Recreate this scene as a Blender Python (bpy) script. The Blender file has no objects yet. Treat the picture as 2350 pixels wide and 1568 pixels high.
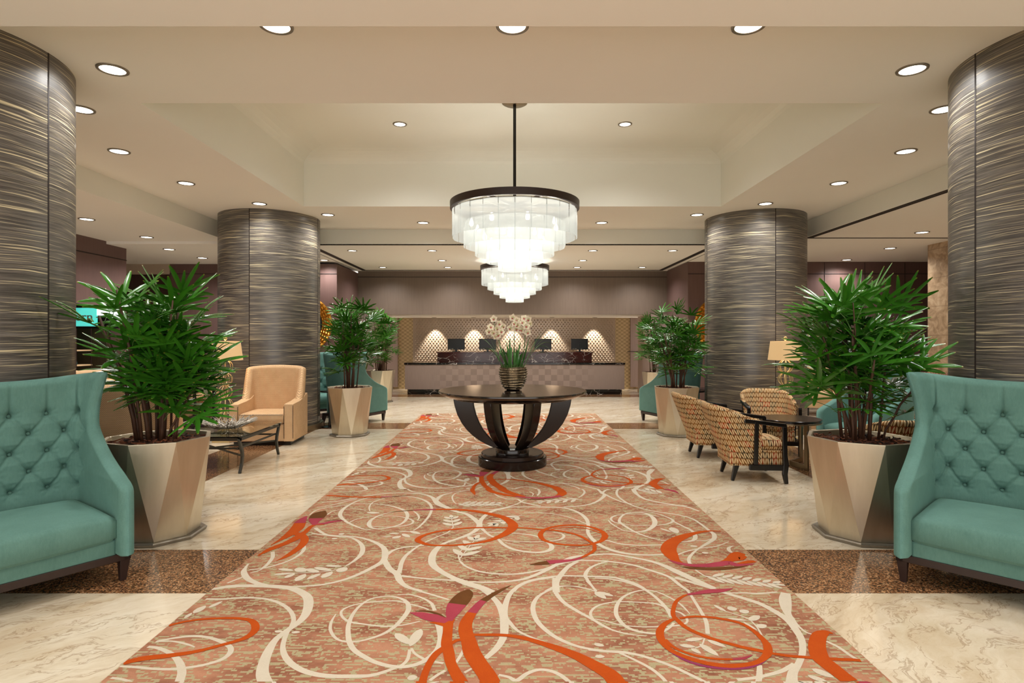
import bpy, math, random
import numpy as np
from mathutils import Vector, Matrix, Euler
PI = math.pi; R = math.radians
SC = bpy.context.scene; COL = SC.collection

# ---------------------------------------------------------------- camera, world, exposure
cam_d = bpy.data.cameras.new('camera'); cam = bpy.data.objects.new('camera', cam_d); COL.objects.link(cam)
cam.location = (0, 0, 1.5); cam.rotation_euler = (R(90), 0, 0)
cam_d.sensor_width = 36; cam_d.lens = 1350 / 2350 * 36
cam_d.shift_x = -1 / 2350; cam_d.shift_y = -7 / 2350; cam_d.clip_end = 100
SC.camera = cam
W = bpy.data.worlds.new('world'); SC.world = W; W.use_nodes = True
W.node_tree.nodes['Background'].inputs[0].default_value = (1.0, 0.97, 0.93, 1)
W.node_tree.nodes['Background'].inputs[1].default_value = 2.4
SC.view_settings.view_transform = 'Standard'; SC.view_settings.look = 'None'
SC.view_settings.gamma = 1; SC.view_settings.use_curve_mapping = False
SC.view_settings.exposure = 0.1
SC.cycles.use_denoising = True
SC.cycles.max_bounces = 10; SC.cycles.diffuse_bounces = 5; SC.cycles.glossy_bounces = 5
SC.cycles.transmission_bounces = 8; SC.cycles.transparent_max_bounces = 16
SC.cycles.sample_clamp_indirect = 6; SC.cycles.caustics_reflective = False; SC.cycles.caustics_refractive = False
DOWN_W = 78.0      # watts of one ceiling downlight
BULB_W = 2.0       # watts of one chandelier bulb

# ---------------------------------------------------------------- helpers: objects
def tag(o, label=None, cat=None, group=None, kind=None):
    if label: o['label'] = label
    if cat: o['category'] = cat
    if group: o['group'] = group
    if kind: o['kind'] = kind
    return o
def empty(name, loc=(0, 0, 0), rz=0, label=None, cat=None, group=None):
    o = bpy.data.objects.new(name, None); COL.objects.link(o); o.empty_display_size = 0.1
    o.location = loc; o.rotation_euler = (0, 0, rz)
    return tag(o, label, cat, group)
def kids(o): return [c for c in bpy.data.objects if c.parent is o]
KID = {}
def copy_tree(o, parent=None):
    c = o.copy(); COL.objects.link(c); c.parent = parent
    for k in list(KID.get(o.name, [])):
        kk = copy_tree(k, c); KID.setdefault(c.name, []).append(kk)
    return c
def place(o, loc, rz, label, group=None, scale=None):
    o.location = loc; o.rotation_euler = (0, 0, rz); o['label'] = label
    if group: o['group'] = group
    if scale: o.scale = scale
    return o
class MB:
    """collects geometry for ONE mesh object"""
    def __init__(s): s.v = []; s.f = []; s.uv = []; s.m = []; s.n = 0; s.M = None
    def add(s, V, F, UV=None, mi=0, luv=None):
        V = np.asarray(V, float).reshape(-1, 3)
        if s.M is not None:
            A = np.array(s.M); V = V @ A[:3, :3].T + A[:3, 3]
        s.v.append(V)
        for k, f in enumerate(F):
            s.f.append([i + s.n for i in f]); s.m.append(mi)
            if luv is not None: s.uv += luv[k]
            elif UV is not None: s.uv += [tuple(UV[i]) for i in f]
            else: s.uv += [(0, 0)] * len(f)
        s.n += len(V); return s
    def box(s, a, b, mi=0):
        x0, y0, z0 = a; x1, y1, z1 = b
        V = [(x0,y0,z0),(x1,y0,z0),(x1,y1,z0),(x0,y1,z0),(x0,y0,z1),(x1,y0,z1),(x1,y1,z1),(x0,y1,z1)]
        return s.add(V, [(0,3,2,1),(4,5,6,7),(0,1,5,4),(1,2,6,5),(2,3,7,6),(3,0,4,7)], None, mi)
    def quad(s, *p, mi=0): return s.add(p, [(0,1,2,3)], None, mi)
    def beam(s, p, q, w, h, up=(0, 0, 1), mi=0, w2=None, h2=None):
        p = Vector(p); q = Vector(q); d = (q - p).normalized(); u = Vector(up)
        if abs(d.dot(u)) > .98: u = Vector((0, 1, 0))
        a = d.cross(u).normalized(); b = a.cross(d).normalized(); w2 = w if w2 is None else w2; h2 = h if h2 is None else h2
        V = [p + a*sx*w/2 + b*sy*h/2 for sx, sy in ((-1,-1),(1,-1),(1,1),(-1,1))] + [q + a*sx*w2/2 + b*sy*h2/2 for sx, sy in ((-1,-1),(1,-1),(1,1),(-1,1))]
        return s.add([tuple(v) for v in V], [(0,3,2,1),(4,5,6,7),(0,1,5,4),(1,2,6,5),(2,3,7,6),(3,0,4,7)], None, mi)
    def path(s, pts, w, h, up=(0, 0, 1), mi=0):
        """rectangular bar swept along pts; w,h may be lists (w across, h in the plane holding up)"""
        P = [Vector(p) for p in pts]; n = len(P); V = []
        for i in range(n):
            d = (P[min(i+1, n-1)] - P[max(i-1, 0)]).normalized(); a = d.cross(Vector(up))
            a = a.normalized() if a.length > 1e-4 else Vector((1, 0, 0)); b = a.cross(d).normalized()
            ww = w[i] if hasattr(w, '__len__') else w; hh = h[i] if hasattr(h, '__len__') else h
            V += [tuple(P[i] + a*sx*ww/2 + b*sy*hh/2) for sx, sy in ((-1,-1),(1,-1),(1,1),(-1,1))]
        F = [(0,3,2,1), tuple(4*(n-1)+k for k in range(4))]
        for i in range(n-1):
            for k in range(4): F.append((4*i+k, 4*i+(k+1)%4, 4*i+4+(k+1)%4, 4*i+4+k))
        return s.add(V, F, None, mi)
    def tube(s, pts, r, n=8, mi=0, cap=True, closed=False):
        P = [Vector(p) for p in pts]; m = len(P); V = []; a = None
        for i in range(m):
            d = (P[(i+1) % m] - P[i-1]) if closed else (P[min(i+1, m-1)] - P[max(i-1, 0)])
            d = d.normalized() if d.length > 1e-9 else Vector((0, 0, 1))
            if a is None: a = d.orthogonal().normalized()
            a = (a - d*a.dot(d)); a = a.normalized() if a.length > 1e-6 else d.orthogonal().normalized()
            b = d.cross(a); rr = r[i] if hasattr(r, '__len__') else r
            V += [tuple(P[i] + (a*math.cos(2*PI*k/n) + b*math.sin(2*PI*k/n))*rr) for k in range(n)]
        F = []
        for i in range(m if closed else m-1):
            j = (i+1) % m
            for k in range(n): F.append((i*n+k, i*n+(k+1)%n, j*n+(k+1)%n, j*n+k))
        if cap and not closed: F += [tuple(range(n))[::-1], tuple((m-1)*n+k for k in range(n))]
        return s.add(V, F, None, mi)
    def lathe(s, prof, n=48, c=(0, 0, 0), mi=0, capb=True, capt=True, rot=0, uvr=None):
        V = []; F = []
        for r, z in prof:
            V += [(c[0]+r*math.cos(2*PI*k/n+rot), c[1]+r*math.sin(2*PI*k/n+rot), c[2]+z) for k in range(n)]
        for i in range(len(prof)-1):
            for k in range(n): F.append((i*n+k, i*n+(k+1)%n, (i+1)*n+(k+1)%n, (i+1)*n+k))
        if capb: F.append(tuple(range(n))[::-1])
        if capt: F.append(tuple((len(prof)-1)*n+k for k in range(n)))
        return s.add(V, F, None, mi)
    def grid(s, P, UV=None, mi=0, flip=False):
        P = np.asarray(P); ny, nx = P.shape[:2]
        F = []
        for j in range(ny-1):
            for i in range(nx-1):
                a = j*nx+i; q = (a, a+1, a+nx+1, a+nx); F.append(q[::-1] if flip else q)
        return s.add(P.reshape(-1, 3), F, None if UV is None else np.asarray(UV).reshape(-1, 2), mi)
    def build(s, name, mat, parent=None, smooth=False, bevel=0, seg=2, boxuv=False, auto=None, sub=0, weld=False):
        me = bpy.data.meshes.new(name)
        V = np.concatenate(s.v); me.from_pydata([tuple(v) for v in V], [], s.f)
        for m in (mat if isinstance(mat, (list, tuple)) else [mat]): me.materials.append(m)
        me.polygons.foreach_set('material_index', s.m)
        uvl = me.uv_layers.new(name='UVMap')
        if boxuv:
            co = V; out = []
            for p in me.polygons:
                n = p.normal; ax = max(range(3), key=lambda k: abs(n[k]))
                for vi in p.vertices:
                    c = co[vi]; out += ((c[1], c[2]) if ax == 0 else (c[0], c[2]) if ax == 1 else (c[0], c[1]))
            uvl.data.foreach_set('uv', out)
        else: uvl.data.foreach_set('uv', [c for u in s.uv for c in u])
        if smooth: me.polygons.foreach_set('use_smooth', [True]*len(me.polygons))
        me.update()
        if auto is not None: me.set_sharp_from_angle(angle=R(auto))
        o = bpy.data.objects.new(name, me); COL.objects.link(o)
        if parent is not None: o.parent = parent; KID.setdefault(parent.name, []).append(o)
        if bevel:
            b = o.modifiers.new('bevel', 'BEVEL'); b.width = bevel; b.segments = seg; b.limit_method = 'ANGLE'; b.angle_limit = R(35)
        if sub:
            q = o.modifiers.new('sub', 'SUBSURF'); q.levels = sub; q.render_levels = sub
        return o
def struct(mb, name, mat, **k): return tag(mb.build(name, mat, **k), kind='structure')
def part(mb, name, mat, parent, **k): return mb.build(name, mat, parent, **k)

# ---------------------------------------------------------------- helpers: materials
def lin(c):
    c = c.lstrip('#'); v = [int(c[i:i+2], 16)/255 for i in (0, 2, 4)]
    return tuple(x/12.92 if x <= .04045 else ((x+.055)/1.055)**2.4 for x in v) + (1,)
class NX:
    """node expression: arithmetic on sockets"""
    def __init__(s, g, k): s.g = g; s.k = k
    def _m(s, op, b=None, c=None, rev=False):
        n = s.g.nt.nodes.new('ShaderNodeMath'); n.operation = op
        a = s
        if rev: a, b = b, a
        for i, x in enumerate((a, b, c)):
            if x is None: continue
            if isinstance(x, NX): s.g.nt.links.new(x.k, n.inputs[i])
            else: n.inputs[i].default_value = x
        return NX(s.g, n.outputs[0])
    def __add__(s, o): return s._m('ADD', o)
    __radd__ = __add__
    def __sub__(s, o): return s._m('SUBTRACT', o)
    def __rsub__(s, o): return s._m('SUBTRACT', o, rev=True)
    def __mul__(s, o): return s._m('MULTIPLY', o)
    __rmul__ = __mul__
    def __truediv__(s, o): return s._m('DIVIDE', o)
    def fl(s): return s._m('FLOOR')
    def fr(s): return s._m('FRACT')
    def ab(s): return s._m('ABSOLUTE')
    def sin(s): return s._m('SINE')
    def lt(s, o): return s._m('LESS_THAN', o)
    def gt(s, o): return s._m('GREATER_THAN', o)
    def mx(s, o): return s._m('MAXIMUM', o)
    def mn(s, o): return s._m('MINIMUM', o)
    def mod(s, o): return s._m('FLOORED_MODULO', o)
    def pw(s, o): return s._m('POWER', o)
    def ss(s, a, b):
        n = s.g.nt.nodes.new('ShaderNodeMapRange'); n.interpolation_type = 'SMOOTHSTEP'
        s.g.nt.links.new(s.k, n.inputs[0]); n.inputs[1].default_value = a; n.inputs[2].default_value = b
        return NX(s.g, n.outputs[0])
class G:
    def __init__(s, name, rough=.5, metal=0, color=(.8, .8, .8, 1), spec=.5):
        s.mat = bpy.data.materials.new(name); s.mat.use_nodes = True; s.nt = s.mat.node_tree
        s.b = s.nt.nodes['Principled BSDF']; s.set('Roughness', rough); s.set('Metallic', metal); s.set('Base Color', color)
        s.set('Specular IOR Level', spec)
    def set(s, k, v):
        if isinstance(v, NX): s.nt.links.new(v.k, s.b.inputs[k])
        else: s.b.inputs[k].default_value = v
        return s
    def coord(s, kind='Object'):
        n = s.nt.nodes.new('ShaderNodeTexCoord'); q = s.nt.nodes.new('ShaderNodeSeparateXYZ'); s.nt.links.new(n.outputs[kind], q.inputs[0])
        return [NX(s, q.outputs[i]) for i in range(3)]
    def vec(s, x, y, z=0.0):
        n = s.nt.nodes.new('ShaderNodeCombineXYZ')
        for i, v in enumerate((x, y, z)):
            if isinstance(v, NX): s.nt.links.new(v.k, n.inputs[i])
            else: n.inputs[i].default_value = v
        return NX(s, n.outputs[0])
    def noise(s, v, scale=1, detail=3, rough=.5, dist=0, out=0):
        n = s.nt.nodes.new('ShaderNodeTexNoise'); s.nt.links.new(v.k, n.inputs['Vector'])
        n.inputs['Scale'].default_value = scale; n.inputs['Detail'].default_value = detail
        n.inputs['Roughness'].default_value = rough; n.inputs['Distortion'].default_value = dist
        return NX(s, n.outputs[out])
    def voro(s, v, scale=1, out='Distance', feat='F1'):
        n = s.nt.nodes.new('ShaderNodeTexVoronoi'); n.feature = feat; s.nt.links.new(v.k, n.inputs['Vector']); n.inputs['Scale'].default_value = scale
        return NX(s, n.outputs[out])
    def sep(s, v, i):
        q = s.nt.nodes.new('ShaderNodeSeparateXYZ'); s.nt.links.new(v.k, q.inputs[0]); return NX(s, q.outputs[i])
    def mix(s, f, a, b):
        n = s.nt.nodes.new('ShaderNodeMix'); n.data_type = 'RGBA'
        for k, v in ((0, f), (6, a), (7, b)):
            if isinstance(v, NX): s.nt.links.new(v.k, n.inputs[k])
            elif isinstance(v, str): n.inputs[k].default_value = lin(v)
            else: n.inputs[k].default_value = v
        return NX(s, n.outputs[2])
    def ramp(s, f, *st):
        n = s.nt.nodes.new('ShaderNodeValToRGB'); s.nt.links.new(f.k, n.inputs[0]); e = n.color_ramp.elements
        while len(e) < len(st): e.new(.5)
        for i, (p, c) in enumerate(st): e[i].position = p; e[i].color = lin(c)
        return NX(s, n.outputs[0])
    def bump(s, h, st=.3, d=.01):
        n = s.nt.nodes.new('ShaderNodeBump'); n.inputs['Strength'].default_value = st; n.inputs['Distance'].default_value = d
        s.nt.links.new(h.k, n.inputs['Height']); s.nt.links.new(n.outputs[0], s.b.inputs['Normal']); return s
def plain(name, c, rough=.5, metal=0, var=.06, spec=.5, sc=6):
    g = G(name, rough, metal, spec=spec); x, y, z = g.coord(); n = g.noise(g.vec(x, y, z), sc, 3)
    col = lin(c); a = tuple(v*(1-var) for v in col[:3])+(1,); b = tuple(min(1, v*(1+var)) for v in col[:3])+(1,)
    g.set('Base Color', g.mix(n, a, b)); return g.mat
MAT = {}
def mk():
    # ceiling paint
    MAT['ceiling'] = plain('ceiling_paint', '#f5f2ec', .9, var=.015, sc=1.5)
    MAT['ceiling_side'] = plain('ceiling_paint_cool_lit', '#eeeee4', .9, var=.015, sc=1.5)  # sage cast of the chandelier's cool light, put into the paint colour
    MAT['cream'] = plain('cream_paint', '#c9b7a3', .9, var=.02)
    # marble
    g = G('beige_marble', .1, spec=.45); x, y, z = g.coord()
    px = x*.8 + y*.6; py = y*.8 - x*.6
    w = g.noise(g.vec(x, y, 0), 1.1, 5, .6)
    n1 = g.noise(g.vec(px*.55, py*1.5+w*1.2), 1.3, 8, .62, .8)
    n2 = g.noise(g.vec(px*1.2, py*5+w*3), 1.6, 9, .7, .6)
    vein = (g.noise(g.vec(px*.9, py*3.2+w*2, 3.1), 1.7, 7, .62, .4) - .5).ab().ss(.0, .016)
    fine = g.noise(g.vec(px*9, py*30), 1.0, 5, .7)
    base = g.ramp(n1*.6+n2*.4, (.3, '#ae9575'), (.43, '#cdbb9f'), (.55, '#ddd0b9'), (.72, '#e9e0cf'))
    base = g.mix((fine-.55).mx(0)*1.5, base, '#b08d66')
    base = g.mix((1-vein)*.5, base, '#92714f')
    jx = ((x/.72+.5).fr()-.5).ab(); jy = ((y/.72+.3).fr()-.5).ab(); j = (jx.mx(jy)).gt(.4985)
    g.set('Base Color', g.mix(j*.3, base, '#a98a66')); g.set('Roughness', n2*.1+.07); MAT['marble'] = g.mat
    # granite
    g = G('brown_granite', .12); x, y, z = g.coord(); v = g.vec(x, y, z)
    c = g.sep(g.voro(v, 120, 'Color'), 0); c2 = g.noise(v, 90, 4, .8); c3 = g.noise(v, 2.2, 3)
    g.set('Base Color', g.ramp(c*.5+c2*.5, (.22, '#241b16'), (.38, '#4f3826'), (.5, '#7a5235'), (.64, '#9c6e48'), (.78, '#c9a27a')))
    MAT['granite'] = g.mat
    # carpet ground
    g = G('carpet_ground', .95, spec=.1); x, y, z = g.coord()
    row = (y/.012).fl(); sx = (x + g.noise(g.vec(0.0, row*7.7), 1, 0)*.7)
    a = g.noise(g.vec(sx*16, row*.9), 1.0, 2, .6); cl = g.noise(g.vec(x*1.1, y*2.2), 2.2, 4, .65)
    tone = g.ramp(cl, (.32, '#83533f'), (.48, '#a27158'), (.62, '#b58468'))
    grn = a.ss(.525, .545)
    col = g.mix(grn*.9, tone, '#aaa27e'); fz = g.noise(g.vec(x, y, z), 260, 2)
    g.set('Base Color', g.mix((fz-.5).mx(0)*1.2, col, '#7d5442')); g.bump(fz, .5, .004); MAT['carpet'] = g.mat
    def pile(nm, a, b):
        g = G(nm, .95, spec=.1); x, y, z = g.coord(); f = g.noise(g.vec(x, y, z), 230, 2); f2 = g.noise(g.vec(x, y, z), 9, 3)
        g.set('Base Color', g.mix(f*.5+f2*.5, a, b)); g.bump(f, .5, .004); MAT[nm] = g.mat
    pile('pile_cream', '#bcb09b', '#d8cebc'); pile('pile_orange', '#a03a10', '#c25819'); pile('pile_pink', '#8c2f3c', '#b04a58')
    pile('pile_brown', '#4f2f16', '#744a26'); pile('pile_plum', '#7e2f50', '#9a3f62')
    # zebra wood laminate, uv in metres
    def zebra():
        g = G('striped_laminate', .3, spec=.5); u, v, _ = g.coord('UV')
        wv = v + (g.noise(g.vec(u*1.3, v*2.5), 1, 3)-.5)*.06
        f = g.noise(g.vec(u*1.4, wv*80), 1, 4, .65); f2 = g.noise(g.vec(u*4, wv*210, 5.0), 1, 3, .6)
        c = g.ramp(f*.6+f2*.4, (.34, '#26221f'), (.47, '#47423d'), (.58, '#67615a'), (.72, '#908a82'))
        l1 = g.noise(g.vec(u*1.1, wv*105, 9.0), 1, 1, .5).ss(.615, .69); l2 = g.noise(g.vec(u*2.0, wv*230, 2.0), 1, 1, .5).ss(.62, .72)
        g.set('Base Color', g.mix(l1.mx(l2*.7), c, '#cdc09c')); g.set('Roughness', f*.15+.3); g.set('Anisotropic', .85)
        g.set('Specular IOR Level', .9); g.set('Coat Weight', .35); g.set('Coat Roughness', .22); MAT['zebra'] = g.mat
    zebra()
    def wood(nm, a, b, vert=True, rough=.45, s=1.0):
        g = G(nm, rough, spec=.35); x, y, z = g.coord(); h = x + y
        q = g.vec(h*55*s, z*1.6*s) if vert else g.vec(h*1.6*s, z*55*s)
        f = g.noise(q, 1, 5, .6, .3); f3 = g.noise(g.vec(h*.9, z*.9), 1, 2)
        g.set('Base Color', g.mix(f*.75+f3*.25, a, b)); MAT[nm] = g.mat
    wood('taupe_wood', '#62544a', '#827164'); wood('plum_wood', '#5a4541', '#7b605a'); wood('mauve_wood', '#8b7770', '#a8958b')
    # desk front with squares of turned grain
    g = G('parquet_front', .4); x, y, z = g.coord()
    i = ((x+.02)/.165).fl(); k = ((z-.06)/.155).fl(); par = (i+k).mod(2)
    fa = g.noise(g.vec(x*70, z*3), 1, 4, .6); fb = g.noise(g.vec(x*3, z*70), 1, 4, .6)
    rnd = g.noise(g.vec(i*3.7, k*5.1), 1, 0); fade = 1-(x.ab()-.2).ss(1.4, 2.1)
    f = fa*.35+.3 + fade*(par*.28-.14+(rnd-.5)*.35) + fade*par*(fb-fa)*.3
    g.set('Base Color', g.mix(f, '#6a5950', '#a49084')); MAT['parquet'] = g.mat
    # fabrics
    def velvet(nm, a, b):
        g = G(nm, .8, spec=.2); u, v, _ = g.coord('UV'); x, y, z = g.coord()
        f = g.noise(g.vec(u*260, v*260), 1, 2); f2 = g.noise(g.vec(x, y, z), 7, 4, .6); f3 = g.noise(g.vec(x*90, y*90, z*25), 1, 3, .7)
        g.set('Base Color', g.mix(f*.25+f2*.4+f3*.35, a, b)); g.set('Sheen Weight', .35); g.set('Sheen Roughness', .4); g.set('Sheen Tint', lin('#9fd0c4'))
        g.bump(f, .15, .002); MAT[nm] = g.mat
    velvet('teal_velvet', '#3b5f58', '#6f988e'); velvet('blue_velvet', '#34707a', '#6ba7ab')
    g = G('dotted_tan_fabric', .85, spec=.2); u, v, _ = g.coord('UV')
    r = (v/.0085).fl(); dx = (u/.0135+r*.5).fr()-.5; dy = (v/.0085).fr()-.5
    d = (dx*dx*1.2+dy*dy).lt(.085); f = g.noise(g.vec(u*9, v*9), 1, 4)
    g.set('Base Color', g.mix(d*.8, g.mix(f, '#d3ab80', '#e8c79c'), '#6e4634')); MAT['tan'] = g.mat
    MAT['tan_plain'] = plain('plain_tan_fabric', '#dcbb90', .85, var=.08, sc=40, spec=.2)
    g = G('leaf_weave_fabric', .8, spec=.2); u, v, _ = g.coord('UV')
    U = u/.0225; V = v/.062; i = U.fl(); jr = V.fl(); fy = V.fr()-.5; fx = U.fr()-.5; sg = i.mod(2)*2-1
    wdt = (1-((fy*2).ab().pw(3.2)))*.30; le = ((fx-sg*fy*.34).ab()).lt(wdt)
    lr = (fx-sg*fy*.34)/.3; shade = lr*.3+.5
    rn = g.noise(g.vec((U*.5+.25).fl()*1.7, jr*2.3), 9, 0); bg = g.ramp(rn, (.4, '#6b431d'), (.5, '#8f6030'), (.56, '#9c3b1c'), (.62, '#4a3a26'))
    g.set('Base Color', g.mix(le, bg, g.mix(shade, '#bd9660', '#ead6ac'))); MAT['leafweave'] = g.mat
    g = G('rust_herringbone', .85); u, v, _ = g.coord('UV'); k = (u/.05).fl().mod(2)*2-1; st = ((v+k*u)/.03).fr().lt(.3)
    g.set('Base Color', g.mix(st, '#5f3322', '#a57a55')); MAT['herring'] = g.mat
    # metals, lacquer, stone
    g = G('champagne_leaf_metal', .34, .92); x, y, z = g.coord(); f = g.noise(g.vec(x*12, y*12, z*1.5), 1, 4, .6); f2 = g.noise(g.vec(x, y, z), 35, 3)
    g.set('Base Color', g.mix(f, '#bfb39a', '#dcd3c0')); g.set('Roughness', f2*.14+.28); MAT['champagne'] = g.mat
    MAT['pewter'] = plain('pewter_metal', '#8b8478', .4, .8, sc=60, var=.2)
    MAT['bronze'] = plain('brushed_bronze', '#8d7c62', .3, .9)
    MAT['brass'] = plain('satin_brass', '#dcc796', .35, .9)
    MAT['silver'] = plain('silver_twig', '#b0a99d', .35, .6, sc=40, var=.15)
    MAT['gunmetal'] = plain('gunmetal_frame', '#4a4a45', .35, .7)
    MAT['black'] = plain('black_lacquer', '#0e0b0a', .22, sc=20); MAT['ebony'] = plain('ebony_lacquer', '#140b08', .16, sc=20)
    MAT['espresso'] = plain('espresso_wood', '#2a1a16', .4, sc=30, var=.2); MAT['dark'] = plain('dark_reveal', '#241a16', .7)
    g = G('ebony_tabletop', .12, spec=.6); g.set('Base Color', lin('#1a1413')); g.set('Coat Weight', .6); g.set('Coat Roughness', .08); MAT['tabletop'] = g.mat
    MAT['bulb'] = None
    def rosso(nm, base, vein, th):
        g = G(nm, .12); x, y, z = g.coord(); w = g.noise(g.vec(x, y, z), 2.5, 4)
        v = g.voro(g.vec(x*1.0+w*.9, y+w*.5, z*1.6+w*.8), 4.2, 'Distance', 'DISTANCE_TO_EDGE').ss(.0, th)
        m = g.noise(g.vec(x, y, z, ), 3.0, 4).ss(.42, .6); t = g.noise(g.vec(x, y, z), 1.4, 3)
        g.set('Base Color', g.mix((1-v)*m, g.mix(t, base, '#120908'), vein)); MAT[nm] = g.mat
    rosso('rosso_marble', '#5d2119', '#e6dcd4', .035); rosso('black_marble', '#0d0a0a', '#cfc6be', .03)
    g = G('travertine_block', .35); x, y, z = g.coord(); f = g.noise(g.vec(x*1, y*1, z*1), 5, 7, .65, 1.2)
    jz = ((z/.52).fr()-.5).ab().gt(.488); g.set('Base Color', g.mix(jz*.5, g.ramp(f, (.35, '#8d7458'), (.55, '#b59a7b'), (.7, '#c9b496')), '#6d5843')); MAT['travertine'] = g.mat
    g = G('gold_weave_wall', .38, .35); x, y, z = g.coord(); k = ((x/.075).fl()+(z/.055).fl()).mod(2); g.set('Base Color', g.mix(k, '#b09a74', '#cdb78e')); MAT['goldweave'] = g.mat
    MAT['bumpwall'] = plain('pearl_relief_panel', '#b7a390', .28, .4, sc=3)
    MAT['gold'] = plain('gold_leaf', '#c98f35', .38, .85, sc=25, var=.25)
    g = G('mirror_glass', .04, 1); g.set('Base Color', lin('#3a3f42')); MAT['mirror'] = g.mat
    g = G('clear_glass', .02); g.set('Transmission Weight', 1); g.set('IOR', 1.3); g.set('Base Color', lin('#c9d6cd')); MAT['glass'] = g.mat
    # plants
    g = G('palm_leaf', .26, spec=.5); u, v, _ = g.coord('UV'); x, y, z = g.coord(); f = g.noise(g.vec(x, y, z), 5, 3); st = ((u*9).fr()-.5).ab()
    rn = g.noise(g.vec(v.fl()*.713, v.fl()*.37), 1, 0)
    c = g.mix(f*.4+rn*.6, '#0f2c08', '#448c22'); tip = v.fr().ss(.93, .99); c = g.mix(st*.35, c, '#4c8a2c'); c = g.mix(tip*.8, c, '#8f8138')
    g.set('Base Color', c); g.set('Subsurface Weight', .0); g.set('Transmission Weight', .0); MAT['leaf'] = g.mat
    MAT['cane'] = plain('palm_cane', '#4b2f1d', .6, sc=30, var=.45); MAT['petiole'] = plain('palm_stalk', '#46692a', .5)
    g = G('bark_mulch', .85); x, y, z = g.coord(); f = g.sep(g.voro(g.vec(x, y, z), 22, 'Color'), 0); g.set('Base Color', g.ramp(f, (.2, '#2c1811'), (.5, '#6b3c27'), (.9, '#96593a'))); MAT['bark'] = g.mat
    MAT['strap'] = plain('strap_leaf', '#3c7230', .4, sc=10, var=.3); MAT['moss'] = plain('moss', '#39551f', .9, sc=90, var=.5)
    g = G('orchid_petal', .5); u, v, _ = g.coord('UV'); c = g.mix(v.ss(.0, .35), '#b9c67a', '#f4e9d3'); g.set('Base Color', c); g.set('Subsurface Weight', .1); MAT['petal'] = g.mat
    MAT['lip'] = plain('orchid_lip', '#c86a70', .5)
    g = G('smoked_ceramic', .12, .9); x, y, z = g.coord(); f = g.noise(g.vec(x, y, z), 30, 3); g.set('Base Color', g.mix(f, '#5d5142', '#a39379')); MAT['ceramic'] = g.mat
    # screens, shades
    g = G('monitor_back', .3); g.set('Base Color', lin('#0b0b0d')); MAT['monitor'] = g.mat
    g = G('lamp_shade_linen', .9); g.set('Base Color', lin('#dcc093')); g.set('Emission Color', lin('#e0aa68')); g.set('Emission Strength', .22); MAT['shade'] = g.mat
    def emit(nm, c, s):
        g = G(nm, .5); g.set('Base Color', lin(c)); g.set('Emission Color', lin(c)); g.set('Emission Strength', s); MAT[nm] = g.mat
    emit('downlight_lens', '#fff4e4', 6); emit('bulb', '#fff6ea', 10); emit('teal_screen', '#4fc7bd', .8); emit('white_screen', '#eafff6', 1.4)
    # frosted strips of the chandelier
    m = bpy.data.materials.new('frosted_glass'); m.use_nodes = True; nt = m.node_tree; nt.nodes.clear()
    q_ = type('q', (), {})(); q_.nt = nt; tc_ = nt.nodes.new('ShaderNodeTexCoord'); se = nt.nodes.new('ShaderNodeSeparateXYZ'); nt.links.new(tc_.outputs['UV'], se.inputs[0])
    edge = NX(q_, se.outputs[0]).ab().ss(.90, .97); cm_ = nt.nodes.new('ShaderNodeMix'); cm_.data_type = 'RGBA'; nt.links.new(edge.k, cm_.inputs[0]); cm_.inputs[6].default_value = (.34, .35, .335, 1); cm_.inputs[7].default_value = (.12, .15, .14, 1)
    o = nt.nodes.new('ShaderNodeOutputMaterial'); tr = nt.nodes.new('ShaderNodeBsdfTranslucent'); tp = nt.nodes.new('ShaderNodeBsdfTransparent'); df = nt.nodes.new('ShaderNodeBsdfDiffuse')
    em = nt.nodes.new('ShaderNodeEmission'); m1 = nt.nodes.new('ShaderNodeMixShader'); m2 = nt.nodes.new('ShaderNodeMixShader'); ad = nt.nodes.new('ShaderNodeAddShader')
    nt.links.new(cm_.outputs[2], tr.inputs[0]); df.inputs[0].default_value = (.7, .72, .7, 1); tp.inputs[0].default_value = (.95, .97, .95, 1)
    m1.inputs[0].default_value = .35; m2.inputs[0].default_value = .28
    nt.links.new(tr.outputs[0], m1.inputs[1]); nt.links.new(df.outputs[0], m1.inputs[2]); nt.links.new(m1.outputs[0], m2.inputs[1]); nt.links.new(tp.outputs[0], m2.inputs[2])
    em.inputs[0].default_value = (.97, 1, .95, 1); em.inputs[1].default_value = .26
    nt.links.new(m2.outputs[0], ad.inputs[0]); nt.links.new(em.outputs[0], ad.inputs[1]); nt.links.new(ad.outputs[0], o.inputs[0]); MAT['frost'] = m
mk()
# ---------------------------------------------------------------- the setting
XS = [-10, -3.92, -3.22, 3.22, 3.92, 10]; YS = [-4, 3.46, 4.175, 9.74, 10.44, 15.05, 15.75, 18.2]
fb = MB()
for i in range(5):
    for j in range(7):
        g = j in (1, 3, 5) or (i in (1, 3) and j < 4)
        fb.quad((XS[i], YS[j], 0), (XS[i+1], YS[j], 0), (XS[i+1], YS[j+1], 0), (XS[i], YS[j+1], 0), mi=int(g))
struct(fb, 'floor', [MAT['marble'], MAT['granite']])
ZC, ZS, ZT = 3.5, 3.22, 4.3
c = MB()
def hz(x0, x1, y0, y1, z, mi=0): c.quad((x0, y0, z), (x0, y1, z), (x1, y1, z), (x1, y0, z), mi=mi)
hz(-5, 5, 3.24, 5.0, ZC); hz(-5, 5, 8.91, 10.8, ZC); hz(-5, -3.16, 5.0, 8.91, ZC); hz(3.16, 5, 5.0, 8.91, ZC)
hz(-10, 10, -4, 3.24, ZS); hz(-10, -5, 3.24, 10.4, ZS); hz(5, 10, 3.24, 14.5, ZS); hz(-5, 5, 10.8, 15.2, ZS)
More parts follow.
